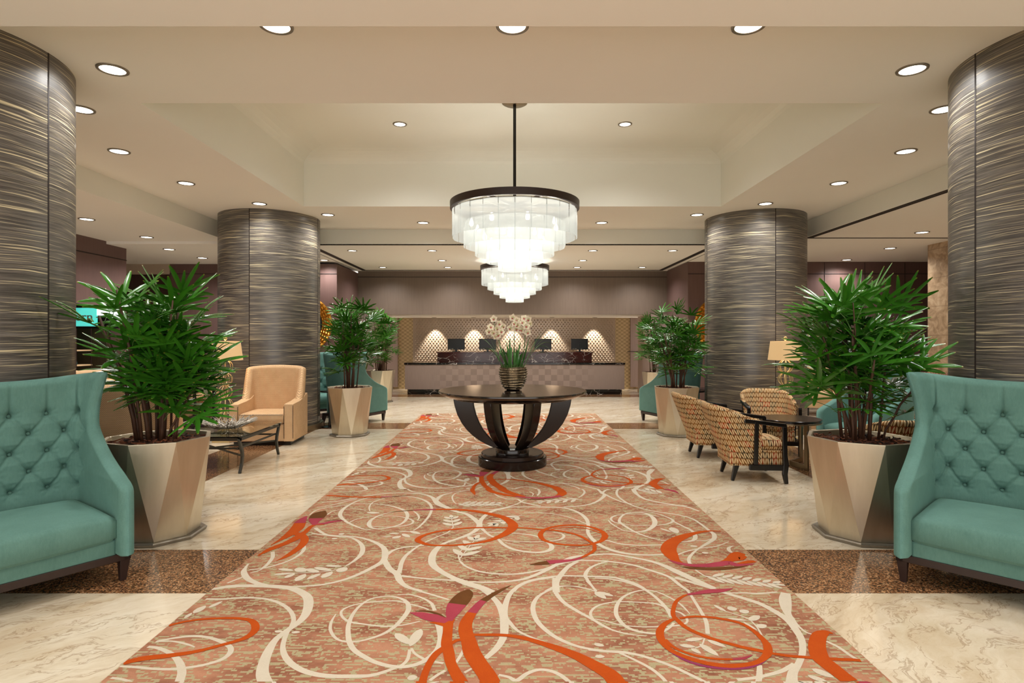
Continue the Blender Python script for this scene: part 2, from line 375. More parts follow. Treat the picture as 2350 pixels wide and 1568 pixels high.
hz(-10, -5, 10.4, 14.5, 3.17); c.quad((-10, 10.4, 3.17), (-5, 10.4, 3.17), (-5, 10.4, ZS), (-10, 10.4, ZS)); c.quad((-5, 10.4, 3.17), (-5, 15, 3.17), (-5, 15, ZS), (-5, 10.4, ZS))
for p in (((-5, 3.24), (5, 3.24)), ((5, 3.24), (5, 10.8)), ((5, 10.8), (-5, 10.8)), ((-5, 10.8), (-5, 3.24))):
    (xa, ya), (xb, yb) = p; c.quad((xa, ya, ZS), (xb, yb, ZS), (xb, yb, ZC), (xa, ya, ZC), mi=1)
# raised tray with coved sides
zt0 = 4.14
for p in (((-3.16, 5.0), (3.16, 5.0)), ((3.16, 5.0), (3.16, 8.91)), ((3.16, 8.91), (-3.16, 8.91)), ((-3.16, 8.91), (-3.16, 5.0))):
    (xa, ya), (xb, yb) = p; c.quad((xa, ya, ZC), (xb, yb, ZC), (xb, yb, zt0), (xa, ya, zt0), mi=1)
ring = []
for k in range(7):
    t = k/6*PI/2; o_ = .4*(1-math.cos(t)); z_ = zt0+(ZT-zt0)*math.sin(t); ring.append((o_, z_))
for (o0, z0), (o1, z1) in zip(ring, ring[1:]):
    c.quad((-3.16+o0, 8.91-o0, z0), (3.16-o0, 8.91-o0, z0), (3.16-o1, 8.91-o1, z1), (-3.16+o1, 8.91-o1, z1), mi=1); c.quad((-3.16+o0, 5+o0, z0), (3.16-o0, 5+o0, z0), (3.16-o1, 5+o1, z1), (-3.16+o1, 5+o1, z1), mi=1)
    for sx in (-1, 1): c.quad((sx*(3.16-o0), 5+o0, z0), (sx*(3.16-o0), 8.91-o0, z0), (sx*(3.16-o1), 8.91-o1, z1), (sx*(3.16-o1), 5+o1, z1), mi=1)
hz(-2.76, 2.76, 5.4, 8.51, ZT, 1)
struct(c, 'ceiling', [MAT['ceiling'], MAT['ceiling_side']])
ntrim = [0]
def trim(mb, mat, **k):
    ntrim[0] += 1; return struct(mb, 'trim_%d' % ntrim[0], mat, **k)
t = MB()   # dark air slots round the reception ceiling panel and along the right soffit
for sx in (-1, 1): t.box((sx*3.74-.05, 10.9, ZS-.008), (sx*3.74+.05, 14.85, ZS+.03)); t.box((sx*3.92-.006, 10.9, ZS-.004), (sx*3.92+.006, 14.85, ZS+.03))
t.box((-5, 10.8, ZS-.006), (5, 10.825, ZS+.012)); t.box((-3.79, 14.79, ZS-.008), (3.79, 14.87, ZS+.03))
trim(t, MAT['dark'])
t = MB(); t.box((5.02, 3.24, ZS-.008), (5.06, 10.03, ZS+.02)); t.box((5.085, 3.24, ZS-.008), (5.11, 10.03, ZS+.02)); t.box((5.0, 10.03, ZS-.008), (9.6, 10.075, ZS+.02)); trim(t, MAT['dark'])
def wall(name, mat, *boxes):
    m = MB()
    for b in boxes: m.box(*b)
    return struct(m, name, mat)
TW, PW = MAT['taupe_wood'], MAT['plum_wood']
wall('wall_reception_fascia', TW, ((-3.94, 15.0, 2.11), (3.94, 15.14, ZS)))
wall('wall_reception_left', MAT['mauve_wood'], ((-3.94, 15.0, 0), (-3.53, 16.55, 2.11)))
wall('wall_reception_right', MAT['mauve_wood'], ((3.53, 15.0, 0), (3.94, 16.55, 2.11)))
wall('wall_back_left', PW, ((-7.69, 13.2, 0), (-3.94, 15.0, 3.17)))
wall('wall_back_right', PW, ((3.94, 13.2, 0), (9.6, 15.0, ZS)))
wall('wall_header_left', MAT['cream'], ((-10, 13.2, 2.95), (-7.69, 13.35, 3.17)))
wall('wall_lobby_left', MAT['plum_wood'], ((-10, 14.2, 0), (-7.69, 14.4, 3.17)))
wall('wall_left', PW, ((-7.4, -4, 0), (-7.18, 8.2, ZS)), ((-7.4, 8.2, 2.08), (-7.18, 10.94, ZS)), ((-7.4, 10.83, 0), (-7.18, 10.94, 2.08)), ((-10, 10.86, 0), (-7.4, 10.94, ZS)))
wall('wall_outer_left', PW, ((-10, 10.94, 0), (-9.9, 14.2, ZS)))
wall('wall_right', MAT['travertine'], ((7.66, -4, 0), (8.0, 10.85, ZS)))
wall('wall_outer_right', PW, ((9.6, 10.85, 0), (9.8, 15, ZS)), ((8.0, 10.77, 0), (9.8, 10.85, ZS)))
wall('wall_recess_back', MAT['goldweave'], ((-3.9, 17.5, 0), (3.9, 17.6, 2.3)))
wall('wall_recess_sides', MAT['mauve_wood'], ((-3.95, 17.42, .06), (-3.4, 17.5, 2.11)), ((3.5, 17.42, .06), (3.95, 17.5, 2.11)))
cr = MB(); cr.box((-3.95, 15.14, 2.11), (3.95, 17.6, 2.2)); struct(cr, 'ceiling_recess', MAT['ceiling'])
g_ = MB()      # thin joints between the wood panels
for z_ in (1.1, 2.95):
    for sx, xe in ((-1, 7.69), (1, 9.6)): g_.box((min(sx*3.94, sx*xe), 13.19, z_-.006), (max(sx*3.94, sx*xe), 13.2, z_+.006))
    g_.box((-7.181, -2, z_-.008), (-7.172, 8.2, z_+.008)) if z_ < 2 else g_.box((-7.181, -2, z_-.008), (-7.172, 10.94, z_+.008))
for k in range(6): g_.box((5.2+k*.9, 13.19, 0), (5.206+k*.9, 13.2, 3.2))
g_.box((-3.94, 14.99, 3.06), (3.94, 15.0, 3.07))
for sx in (-1, 1): g_.box((sx*3.529-.004, 15.0, 1.1), (sx*3.529+.004, 16.55, 1.11)); g_.box((min(sx*3.4, sx*3.95), 17.41, 1.1), (max(sx*3.4, sx*3.95), 17.42, 1.115))
trim(g_, MAT['dark'])
b_ = MB()
for sx in (-1, 1):
    b_.box((min(sx*3.94, sx*7.6), 13.17, 0), (max(sx*3.94, sx*7.6), 13.2, .1))
    b_.box((sx*3.52-.015 if sx > 0 else -3.535, 14.985, 0), (3.95 if sx > 0 else -3.52+.0, 15.0, .1))
    b_.box((sx*3.53-.012, 15.0, 0), (sx*3.53+.012, 16.55, .08))
struct(b_, 'baseboard_back', MAT['bronze'])
# relief panel: rows of small domes on the recess wall
rp = MB(); rp.box((-2.95, 17.44, .05), (3.05, 17.5, 2.11))
dv = [(0, -.022, 0)] + [(.02*math.cos(a*PI/3+.3), 0, .02*math.sin(a*PI/3+.3)) for a in range(6)] + [(.012*math.cos(a*PI/3+.3), -.016, .012*math.sin(a*PI/3+.3)) for a in range(6)]
df_ = [(1+a, 1+(a+1) % 6, 7+(a+1) % 6, 7+a) for a in range(6)] + [(7+a, 7+(a+1) % 6, 0) for a in range(6)]
dv = np.array(dv)*1.25
for j in range(33):
    for i in range(62):
        X = -2.86+i*.095+(j % 2)*.0475
        if X < 3.0: rp.add(dv+np.array((X, 17.44, .12+j*.06)), df_)
struct(rp, 'trim_relief_panel', MAT['bumpwall'], smooth=True, auto=50)

# ---------------------------------------------------------------- columns
def column(cx, cy, label, n):
    r = .79; root = empty('column', (cx, cy, 0)); tag(root, label, 'column', 'striped columns', None)
    N = 96; m = MB(); zs = [.1, 3.5]
    V = []
    for z in zs:
        for k in range(N+1): a = 2*PI*k/N; V.append((r*math.cos(a), r*math.sin(a), z))
    F = [(k, k+1, N+1+k+1, N+1+k) for k in range(N)]
    lu = []
    for q in range(N):
        o_ = n*7.3+(q//24)*3.1; dz = n*1.7+(q//24)*.37; u0 = 2*PI*q/N*r+o_; u1 = 2*PI*(q+1)/N*r+o_
        lu.append([(u0, .1+dz), (u1, .1+dz), (u1, 3.5+dz), (u0, 3.5+dz)])
    m.add(V, F, luv=lu)
    part(m, 'cladding', MAT['zebra'], root, smooth=True)
    for q in range(4):
        s_ = MB(); a = q*PI/2; s_.M = Matrix.Rotation(a, 4, 'Z'); s_.box((r-.02, -.006, .1), (r+.0015, .006, 3.5)); part(s_, 'panel_seam', MAT['dark'], root)
    s_ = MB(); s_.lathe([(r+.055, 0), (r+.055, .085), (r+.045, .095), (r-.05, .1)], 96); part(s_, 'base_ring', MAT['bronze'], root, smooth=True, auto=40)
    return root
column(-4.04, 4.12, 'striped dark wood column in the left foreground behind the teal chair', 0)
column(4.04, 4.13, 'striped dark wood column in the right foreground behind the teal chair', 1)
column(-4.04, 9.82, 'striped dark wood column on the left behind the tan armchair and brass lamp', 2)
column(4.04, 9.82, 'striped dark wood column on the right behind the leaf-patterned chairs and brass lamp', 3)

# ---------------------------------------------------------------- downlights
def downlight(x, y, z, label, group, r=.085, w=1.0, cone=150, lamp=True):
    root = empty('ceiling_downlight', (x, y, z), 0, label, 'ceiling light', group)
    m = MB(); m.lathe([(r+.022, 0), (r+.02, -.008), (r+.002, -.01), (r, -.002)], 32, capb=False, capt=False); part(m, 'trim_ring', MAT['pewter'], root, smooth=True)
    m = MB(); m.lathe([(r, -.004), (.001, -.0045)], 28, capb=False, capt=False); part(m, 'lens', MAT['downlight_lens'], root)
    if lamp:
        ld = bpy.data.lights.new('downlight_lamp', 'SPOT'); ld.energy = DOWN_W*w; ld.spot_size = R(cone); ld.spot_blend = .9; ld.shadow_soft_size = .07; ld.color = (1, .985, .96)
        lo = bpy.data.objects.new('downlight_lamp', ld); COL.objects.link(lo); lo.parent = root; lo.location = (0, 0, -.03)
    return root
ordn = ['first', 'second', 'third', 'fourth', 'fifth', 'sixth', 'seventh', 'eighth']
for side, sx in (('left', -1), ('right', 1)):
    for k, (x, y) in enumerate([(1.51, 3.76), (2.97, 4.37), (3.76, 5.13), (4.2, 6.28), (4.2, 7.57), (3.75, 8.72), (2.98, 9.5), (1.54, 10.15)]):
        downlight(sx*x, y, ZC, 'recessed ceiling light, %s from the front, %s side of the ring round the tray' % (ordn[k], side), 'ring of ceiling lights round the tray')
downlight(0, 3.76, ZC, 'round recessed ceiling light at the top centre, in front of the raised tray', 'ring of ceiling lights round the tray')
for side, sx in (('left', -1), ('right', 1)):
    downlight(sx*1.47, 7.68, ZT, 'small round ceiling light inside the raised tray, %s of the chandelier rod' % side, 'lights in the raised tray', .07)
    for k, (x, y) in enumerate([(3.13, 11.5), (1.57, 11.5), (1.55, 12.95), (3.13, 14.2), (1.56, 14.2)]):
        downlight(sx*x, y, ZS, 'small reception ceiling light, %s %s, %s half' % (('front row', 'front row', 'middle row', 'back row', 'back row')[k], ('outer', 'inner', 'only one', 'outer', 'inner')[k], side), 'lights in the reception ceiling', .075, 1.35)
for k, (x, y, z) in enumerate([(-6.13, 8.47, ZS), (-6.2, 9.97, ZS), (-6.42, 11.0, 3.17), (-6.42, 12.18, 3.17)]):
    downlight(x, y, z, 'round ceiling light over the left seating area, %s from the front' % ordn[k], 'lights over the left seating area', .085, 1.3)
downlight(-4.13, 12.9, ZS, 'small round ceiling light just right of the rear left column', 'lights over the left seating area', .075, 1)
for k, (x, y) in enumerate([(6.63, 9.52), (7.19, 11.2), (7.3, 12.85)]):
    downlight(x, y, ZS, 'round ceiling light over the right seating area, %s from the front' % ordn[k], 'lights over the right seating area', .085, 1.3)
for x, nx in ((-3, 'left'), (0, 'middle'), (3, 'right')):      # unseen lamps added over and behind the viewer to brighten the foreground
    for y, ny in ((-1.2, 'behind the viewer'), (1.5, 'above the viewer')):
        downlight(x, y, ZS, 'added unseen fill light %s, %s of its row' % (ny, nx), 'added fill lights out of view', w=.8)
for x, nx in ((-6.2, 'left'), (6.3, 'right')):
    for y, ny in ((1.5, 'first'), (3.8, 'second'), (6.1, 'third')): downlight(x, y, ZS, 'round ceiling light over the %s side aisle, %s from the front' % (nx, ny), 'lights over the side aisles', .085, .9)
for k, x in enumerate((-2.28, -1.13, .0, 1.15, 2.4)):
    root = downlight(x, 17.12, 2.11, 'tiny wall-washing spotlight over the reception wall, %s from the left' % ordn[k], 'spotlights over the reception wall', .05, 1, lamp=False)
    ld = bpy.data.lights.new('washer_lamp', 'SPOT'); ld.energy = 190; ld.spot_size = R(62); ld.spot_blend = .5; ld.shadow_soft_size = .02; ld.color = (1, .9, .74)
    lo = bpy.data.objects.new('washer_lamp', ld); COL.objects.link(lo); lo.parent = root; lo.location = (0, 0, -.03); lo.rotation_euler = (R(14), 0, 0)
CARPET_PLAN = (
    "W-1803 3497 25 -1694 3544 40 -1563 3552 40 -1424 3541 45 -1313 3512 50 -1202 3421 52 -1151 3321 54 -1120 3188 48 -1126 3088 38 -1153 3006 35 -1174 291"
    "8 35 -1165 2805 45 -1142 2700 50 -1113 2619 55 -1067 2544 60|W-1757 3371 20 -1655 3371 20 -1555 3388 20 -1435 3378 20 -1326 3328 22 -1230 3240 24 -116"
    "7 3137 24 -1147 3053 24 -1144 2984 24 -1121 2876 24 -1087 2795 28 -1032 2718 32 -957 2654 32 -874 2615 32 -790 2600 30 -702 2600 28 -628 2606 24 -570 "
    "2637 22 -527 2672 20|W-1755 2902 15 -1680 2934 18 -1605 2951 20 -1527 2940 20 -1442 2902 24 -1365 2845 26 -1341 2785 26 -1357 2732 24 -1413 2690 20 -1"
    "477 2668 20 -1541 2656 20 -1623 2659 18 -1707 2672 18 -1760 2677 15 -1809 2681 12|W-1757 2897 12 -1683 2902 12 -1597 2876 14 -1538 2847 8|W-1766 2850 "
    "18 -1703 2835 22 -1615 2785 26 -1541 2718 32 -1482 2637 36 -1456 2577 38 -1433 2511 38|W-1766 2589 15 -1709 2577 15 -1657 2556 15|O-1788 2704 35 -1725"
    " 2742 45 -1634 2763 40 -1544 2790 34 -1481 2819 30 -1421 2860 28 -1368 2897 30 -1327 2940 36 -1317 3006 40 -1348 3076 38 -1396 3119 30 -1470 3137 26 -"
    "1559 3137 24 -1642 3127 22 -1718 3103 20 -1761 3076 22 -1784 3056 20|W-670 3429 8 -598 3429 10 -528 3392 14 -460 3321 18 -426 3227 22|W-957 3188 6 -95"
    "4 3101 14 -934 3018 17 -888 2940 16 -838 2902 14 -774 2897 14 -705 2929 16 -645 2984 20 -604 3065 25 -578 3175 28 -574 3253 29 -601 3335 24 -663 3392 "
    "16 -736 3407 12 -811 3371 14 -849 3294 16 -864 3188 20 -854 3065 24 -827 2962 26 -798 2886 28 -754 2814 28 -691 2756 28 -626 2709 26 -543 2677 26 -468"
    " 2681 26 -408 2723 28 -363 2814 30 -355 2918 34 -374 3029 36 -400 3101 30|W-461 3240 10 -516 3277 12 -577 3307 12 -646 3342 12 -711 3346 12 -802 3332 "
    "12 -882 3300 12 -933 3240 14 -923 3175 15 -868 3107 16 -784 3076 14 -677 3053 14 -592 3059 12 -532 3082 12 -489 3107 8|W-508 2681 18 -488 2737 17 -493"
    " 2824 16|W-404 2732 16 -460 2785 14 -487 2835 12|W-767 3780 32 -711 3675 28 -658 3576 22 -577 3497 18 -469 3429 16 -364 3363 14|W-126 2746 26 -77 2835"
    " 34 -46 2940 38 -42 3065 46 -50 3188 45 -83 3321 36 -138 3436 34 -216 3544 34 -323 3616 34|W-232 2835 14 -243 2775 16 -260 2709 14|W255 3675 18 121 36"
    "25 22 38 3544 26 -15 3436 30 -39 3294 34 -41 3162 34 -13 3088 24 27 3006 18 93 2940 14 168 2886 12|W262 3675 24 255 3576 28 254 3466 28 288 3335 26 35"
    "2 3227 24 409 3150 20 468 3065 18 502 3024 16|W496 3466 10 418 3528 10 320 3547 10 237 3505 14 160 3421 20 121 3321 26 114 3214 28 133 3101 28 180 299"
    "5 26 236 2918 24 312 2855 20 388 2824 18 466 2806 18|W457 3675 10 471 3576 10 499 3482 10|W-361 2568 16 -332 2611 16 -302 2645 16|W-215 2628 14 -183 2"
    "663 12|W-361 2718 14 -318 2704 16|W-61 2611 16 -16 2594 18 18 2568 24 63 2619 22 114 2650 20 164 2645 20 211 2611 22 250 2552 22|O-321 3131 40 -335 30"
    "88 52 -329 2984 50 -322 2876 55 -303 2795 55 -282 2700 50 -248 2611 55 -218 2544 60|M-329 3107 24 -327 3188 70 -317 3266 100 -308 3307 108|U-309 3305 "
    "108 -289 3378 108 -269 3451 80 -261 3497 12|M-559 3203 4 -501 3181 50 -442 3150 76 -392 3131 76 -344 3098 40|U-531 3220 4 -471 3220 14 -406 3188 16 -3"
    "58 3144 4|O-434 3088 8 -393 3086 34 -338 3070 60|O-328 2835 40 -360 2785 36 -380 2709 34 -389 2628 34 -391 2544 36|O-310 2865 30 -281 2902 24 -244 291"
    "8 26|U-9 3556 3 -61 3497 22 -118 3421 34 -166 3346 44|M-165 3352 43 -194 3280 50 -220 3201 54|O-216 3220 54 -242 3101 66 -240 3006 72 -215 2897 76 -19"
    "2 2795 84 -155 2700 84 -115 2611 84 -88 2536 84|O-198 2962 22 -97 2962 26 -13 2953 28 70 2923 34 151 2876 40 228 2824 50 302 2765 60 370 2690 72 433 2"
    "611 82 454 2536 85|W962 3188 5 952 3266 12 934 3335 12 892 3414 12 842 3474 12 780 3489 12 707 3459 14 636 3392 18 586 3294 22 562 3188 24 570 3101 24"
    " 593 3041 22 636 3001 20 699 2978 18 746 2984 16 803 3029 16 848 3088 14|W670 2951 5 570 2978 12 494 3029 14 441 3101 14 423 3188 16 458 3266 14 521 3"
    "314 12 606 3335 12 682 3332 12 774 3321 12 829 3294 16 869 3233 16 915 3201 14 929 3137 14 912 3088 12 857 3059 12 767 3047 12 652 3047 10 569 3065 10"
    " 489 3107 10 439 3131 8|W514 3667 14 608 3650 16 702 3600 18 773 3520 20 813 3436 20 840 3335 22 853 3240 22 850 3150 20|W995 3675 14 1018 3560 16 103"
    "7 3466 16 1035 3335 18 1030 3201 20 1021 3101 22 987 2973 22|W453 3625 8 490 3497 8|W1016 3675 36 1082 3616 30 1160 3544 28 1258 3444 30 1330 3378 34 "
    "1396 3307 36 1441 3201 40 1461 3113 44 1451 3006 40 1430 2907 34 1378 2795 30 1313 2700 30 1253 2628 40 1208 2544 50|W1261 3451 12 1359 3451 16 1453 3"
    "444 18 1561 3466 14|W1603 3451 50 1559 3363 66 1524 3280 60 1496 3201 40 1484 3125 30|W1496 3150 20 1485 3065 14 1491 2995 12 1512 2970 10|W983 2573 2"
    "0 1068 2589 20 1136 2611 20 1216 2645 24 1292 2700 20|W1130 2690 22 1100 2619 26 1069 2556 26|W364 2824 18 442 2809 20 520 2800 24 594 2775 20 662 273"
    "2 20 726 2681 20 783 2619 20 837 2556 20|W508 2795 14 573 2727 16 625 2663 18 655 2602 18 668 2556 18|W1141 3240 6 1197 3194 8 1253 3137 8 1265 3053 8"
    " 1255 2962 10|W956 2929 8 922 2865 8 880 2835 8|M1319 3516 4 1239 3482 42 1170 3474 48 1098 3451 34 1018 3426 20|O1026 3429 16 986 3404 18 928 3335 22"
    " 886 3240 24 867 3169 26 874 3119 28 890 3053 28 924 2995 28 987 2929 28 1052 2881 28 1118 2840 28 1186 2809 30 1229 2787 24 1298 2765 24 1370 2754 24"
    " 1419 2746 26 1491 2737 26 1566 2732 26 1614 2725 26|m735 2835 6 793 2739 16 855 2689 18 923 2665 18 996 2658 18 1077 2672 18 1149 2711 16 1204 2761 6"
    "|O860 3131 20 798 3076 30 751 2995 40 738 2907 40 754 2824 30 801 2765 30 864 2718 32 932 2690 34 1005 2681 34 1086 2695 30 1151 2727 30 1207 2785 40 "
    "1237 2855 40 1242 2918 32 1229 3006 26 1199 3076 24 1139 3119 24 1060 3147 22 974 3156 22 891 3137 18|O757 2918 20 773 2855 22 812 2805 20 869 2765 18"
    " 949 2739 18 1030 2735 16|M1025 2735 16 1081 2746 18 1134 2775 3|O1620 2973 8 1594 2987 44 1549 2962 66 1502 2897 74 1464 2824 80 1439 2746 84 1446 26"
    "81 84 1457 2619 80 1468 2560 80|W1548 2902 16 1577 2845 18 1591 2775 18 1610 2718 18|W-1699 5743 10 -1561 5733 12 -1468 5761 16 -1436 5849 20 -1486 59"
    "78 16|O-1769 5592 30 -1648 5569 36 -1463 5536 36 -1289 5536 34 -1229 5540 30|M-1237 5540 30 -1131 5552 18|U-1135 5552 18 -1034 5575 10 -951 5605 2|W-1"
    "736 5356 14 -1598 5401 16 -1513 5463 18 -1386 5575 20 -1230 5665 20 -1055 5685 20 -869 5641 24 -755 5527 36 -667 5311 64 -569 5181 50 -477 5070 36 -39"
    "2 5004 40 -321 4876 44 -266 4730 48 -274 4615 44 -318 4506 34 -412 4382 30 -498 4283 30 -541 4152 46 -548 4012 50 -524 3881 50 -462 3774 44 -374 3672 "
    "44 -281 3589 56 -187 3522 56 -118 3458 50|W-1730 5209 10 -1637 5252 12 -1513 5401 14 -1448 5479 12|W-1081 4582 6 -1159 4604 14 -1253 4684 20 -1360 480"
    "2 26 -1449 4952 34 -1480 5111 34 -1463 5281 24 -1410 5432 16 -1329 5520 12 -1207 5559 12 -1031 5559 12 -892 5511 20 -776 5371 26 -714 5195 24 -700 500"
    "4 22 -713 4826 20 -740 4661 16 -769 4571 10|W-1232 5084 8 -1270 5223 14 -1267 5371 12 -1193 5495 10|W-1459 5153 6 -1364 5161 8 -1267 5097 8|W-1437 531"
    "1 10 -1278 5311 12 -1146 5281 16 -1021 5195 24 -927 5084 30 -879 4926 30 -889 4754 22 -953 4661 16 -1030 4611 16 -1109 4638 24 -1153 4730 36 -1160 485"
    "1 26 -1112 4977 16 -1034 5057 8|W-1323 4778 14 -1285 4863 10 -1187 4931 10 -1036 4952 10 -912 4913 12 -819 4826 18 -818 4730 18 -904 4672 14 -1012 466"
    "1 10 -1125 4672 10|W-868 5111 5 -810 5004 16 -778 4901 16 -780 4821 5|W-1716 4977 12 -1705 5111 14 -1635 5195 12 -1537 5252 12 -1479 5281 10|W-1567 49"
    "77 10 -1556 5070 10 -1496 5139 8|M-1726 4939 12 -1730 4863 60 -1721 4754 90|O-1722 4778 90 -1693 4615 100 -1701 4464 70 -1722 4342 30 -1744 4245 8|M-1"
    "582 4707 30 -1614 4802 80 -1629 4888 126|U-1629 4881 126 -1638 5004 124 -1627 5078 40 -1629 5097 8|M-1578 4730 16 -1517 4749 44 -1457 4797 44 -1376 48"
    "16 3|U-1530 4811 4 -1461 4836 12 -1390 4826 3|O-1505 4711 8 -1574 4718 30 -1599 4661 36 -1597 4549 44 -1609 4464 60 -1615 4402 70 -1646 4302 60 -1683 "
    "4226 60 -1719 4152 50 -1748 4038 12|O-1631 4506 60 -1548 4382 60 -1520 4245 56 -1529 4134 50 -1548 4029 40 -1585 3946 4|O-1696 4528 60 -1609 4464 60|W"
    "-1555 4638 30 -1468 4528 26 -1391 4464 22 -1244 4443 18 -1129 4402 22 -1020 4322 30 -926 4207 38 -883 4081 46 -869 3946 40 -919 3819 36 -990 3700 30 -"
    "1070 3616 24 -1166 3562 20 -1271 3542 18 -1325 3535 18|W-1539 4506 16 -1388 4453 16 -1311 4433 16 -1215 4412 18 -1129 4322 26 -1072 4207 34 -1047 4081"
    " 34 -1060 3962 24 -1093 3858 10|W-1678 4116 26 -1636 4012 26 -1620 3897 24 -1623 3819 22|W-1517 4264 24 -1477 4170 26 -1471 4064 22 -1497 3962 18 -155"
    "2 3881 16 -1623 3819 16 -1697 3796 16|W-1749 3897 12 -1739 3834 20 -1716 3759 36 -1647 3658 40 -1559 3589 36 -1461 3542 36|W-1740 3589 14 -1710 3644 1"
    "4 -1680 3693 14|W-1668 3744 10 -1631 3781 10 -1615 3842 12|W-1090 3850 6 -1151 3789 8 -1230 3759 8 -1344 3744 8 -1429 3737 6|W-869 4064 36 -836 4152 2"
    "4 -767 4207 20 -697 4226 18 -640 4245 14|W-870 3979 40 -799 3819 42 -733 3729 44 -696 3630 40 -634 3535 28 -536 3477 24|W-724 3744 36 -730 3834 30 -73"
    "8 3913 30 -732 4046 26 -691 4189 18 -642 4302 14 -570 4422 12 -497 4528 12 -468 4661 8|W-698 3700 26 -576 3665 18 -458 3644 18 -341 3627 20|W-1109 597"
    "8 16 -996 5761 18 -868 5692 14 -627 5709 12 -497 5761 12 -319 5831 10|W-704 5401 40 -688 5543 36 -653 5625 28 -581 5692 16|W-410 5814 10 -536 5692 10 "
    "-567 5559 16 -542 5401 14 -508 5311 8|W-338 5139 10 -200 5125 14 -79 5181 18 44 5311 16 105 5432 14 176 5495 10|W-262 4661 50 -263 4802 40 -232 4952 3"
    "6 -174 5084 36 -95 5153 30 2 5209 24 249 5209 22 451 5181 24 560 5057 30 609 4876 34 607 4707 28 583 4549 28 587 4422 30 627 4264 36 696 4152 36 793 4"
    "081 30 916 4055 24 1033 4064 20 1085 4067 16|W98 5043 12 241 5043 12 394 4977 12 502 4876 12 599 4730 12|W-255 4661 36 -221 4571 26 -174 4464 22 -123 "
    "4402 22 -101 4362 24 -65 4264 28 2 4170 28 99 4116 26 196 4107 30 264 4152 36 282 4226 36 260 4302 26 197 4422 20 108 4481 16 2 4506 14 -105 4528 14 -"
    "212 4517 14 -315 4464 12 -373 4402 10|W-81 4362 12 36 4322 12 206 4322 12 331 4352 16 385 4422 22 378 4496 16 316 4528 8|W-52 4302 8 69 4235 6 155 422"
    "6 3|W38 4582 6 188 4538 4|W-353 3954 14 -371 4046 10 -363 4134 8 -303 4302 8|W-353 3946 16 -302 3850 18 -206 3766 18 -87 3729 20 31 3729 20 150 3774 2"
    "0 243 3834 22 344 3946 34 413 4012 36 499 4046 26 676 4072 22 811 4012 26 922 3946 30 995 3866 40 1056 3759 56 1114 3658 56 1169 3562 50 1207 3509 40|"
    "W-266 3609 18 -169 3602 20 -55 3609 22 59 3644 26 148 3715 30 242 3819 32 309 3897 32 425 3951 24 519 3954 20 641 3938 20 785 3881 22 885 3789 24 978 "
    "3686 24 1012 3562 24 1042 3473 22|W2 3473 30 46 3562 26 116 3630 22 204 3672 20 322 3700 20 438 3693 20 610 3679 22 679 3644 24 751 3575 24 790 3496 2"
    "2|W258 3458 44 268 3602 40 306 3715 36 366 3850 32 436 3938 26|W494 3473 14 465 3630 20 461 3715 26 501 3819 22 573 3897 16 634 3933 12|W193 3473 14 2"
    "52 3535 12 337 3548 10 418 3522 10 494 3473 10|U-1057 5051 4 -944 5089 16 -856 5111 22|M-860 5111 22 -765 5125 30 -669 5133 34|O-677 5133 34 -524 5133"
    " 40 -359 5097 50 -195 5004 60 -75 4901 70 -5 4754 80 2 4638 80 -48 4506 70 -136 4382 50 -235 4302 36 -367 4254 30 -499 4241 30 -602 4254 34 -686 4322 "
    "44 -702 4382 44 -666 4464 34 -572 4549 30 -433 4604 30 -290 4638 28 -34 4638 26 111 4627 26 234 4593 26 361 4560 26 494 4464 26 567 4322 26 589 4245 2"
    "8 578 4152 28 536 4081 26 469 4004 24|M476 4012 24 408 3962 34 312 3938 54 230 3918 62|U239 3918 62 174 3897 44 113 3877 3|O592 4279 30 659 4342 40 69"
    "9 4443 50 690 4549 40 625 4649 34 521 4702 32 409 4695 32 294 4638 32 231 4549 40 212 4443 40 241 4342 34 325 4273 30 437 4245 28 538 4249 28 592 4279"
    " 28|O283 4571 14 352 4627 14 478 4645 14 584 4615 14 677 4506 14|O365 6054 85 453 5831 88 481 5675 88 432 5559 66|M459 5575 50 350 5520 50 228 5501 46"
    " 124 5520 40 29 5559 30|U72 5479 8 217 5457 24 391 5479 8|O-291 6016 60 -215 5761 60 -86 5625 60 46 5552 40|O-159 6016 80 -89 5796 80 3 5658 70 116 55"
    "43 40|O-388 5978 50 -395 5796 46 -374 5692 34 -358 5611 4|W245 5904 20 264 5726 24 236 5585 14|W165 5743 5 199 5658 12 187 5575 6|W-186 5692 14 -129 5"
    "559 14 -41 5470 16 45 5463 18 87 5371 24 169 5296 24 250 5238 20|W658 5941 14 702 5761 20 676 5625 20 620 5520 10|W827 5941 16 864 5692 34 875 5592 36"
    " 764 5371 26 623 5252 22 454 5209 20|W859 5658 34 925 5796 20 1054 5904 14|W876 5658 30 938 5495 20 1001 5371 18 1074 5311 14 1238 5296 14 1397 5267 1"
    "4 1559 5252 12|W1220 5941 50 1192 5761 44 1196 5608 34 1234 5463 30 1336 5356 26 1442 5281 30 1546 5209 26 1613 5084 18|W1399 5608 8 1462 5511 8 1578 "
    "5432 8|O1415 5933 20 1517 5824 40|M1510 5831 40 1573 5761 48 1603 5658 4|W1082 5904 16 1024 5761 22 998 5592 22 1024 5401 20 1078 5252 20 1160 5139 14"
    " 1261 5057 16 1399 4977 18 1485 4876 20 1515 4730 22 1529 4571 26 1536 4485 34 1500 4382 34 1419 4283 28 1316 4170 16 1238 4064 20 1193 3979 24 1175 3"
    "897 22|W1133 4055 14 1224 4125 14 1341 4185 14 1467 4226 12 1589 4322 8|W788 4838 6 796 4754 14 825 4661 12 867 4571 12 934 4549 16 1006 4549 20 1079 "
    "4615 34 1143 4730 40 1170 4876 40 1146 5004 26 1069 5051 16 975 5017 16 911 4926 18 872 4802 24 882 4730 24 908 4638 24 951 4528 20 1020 4422 18 1088 "
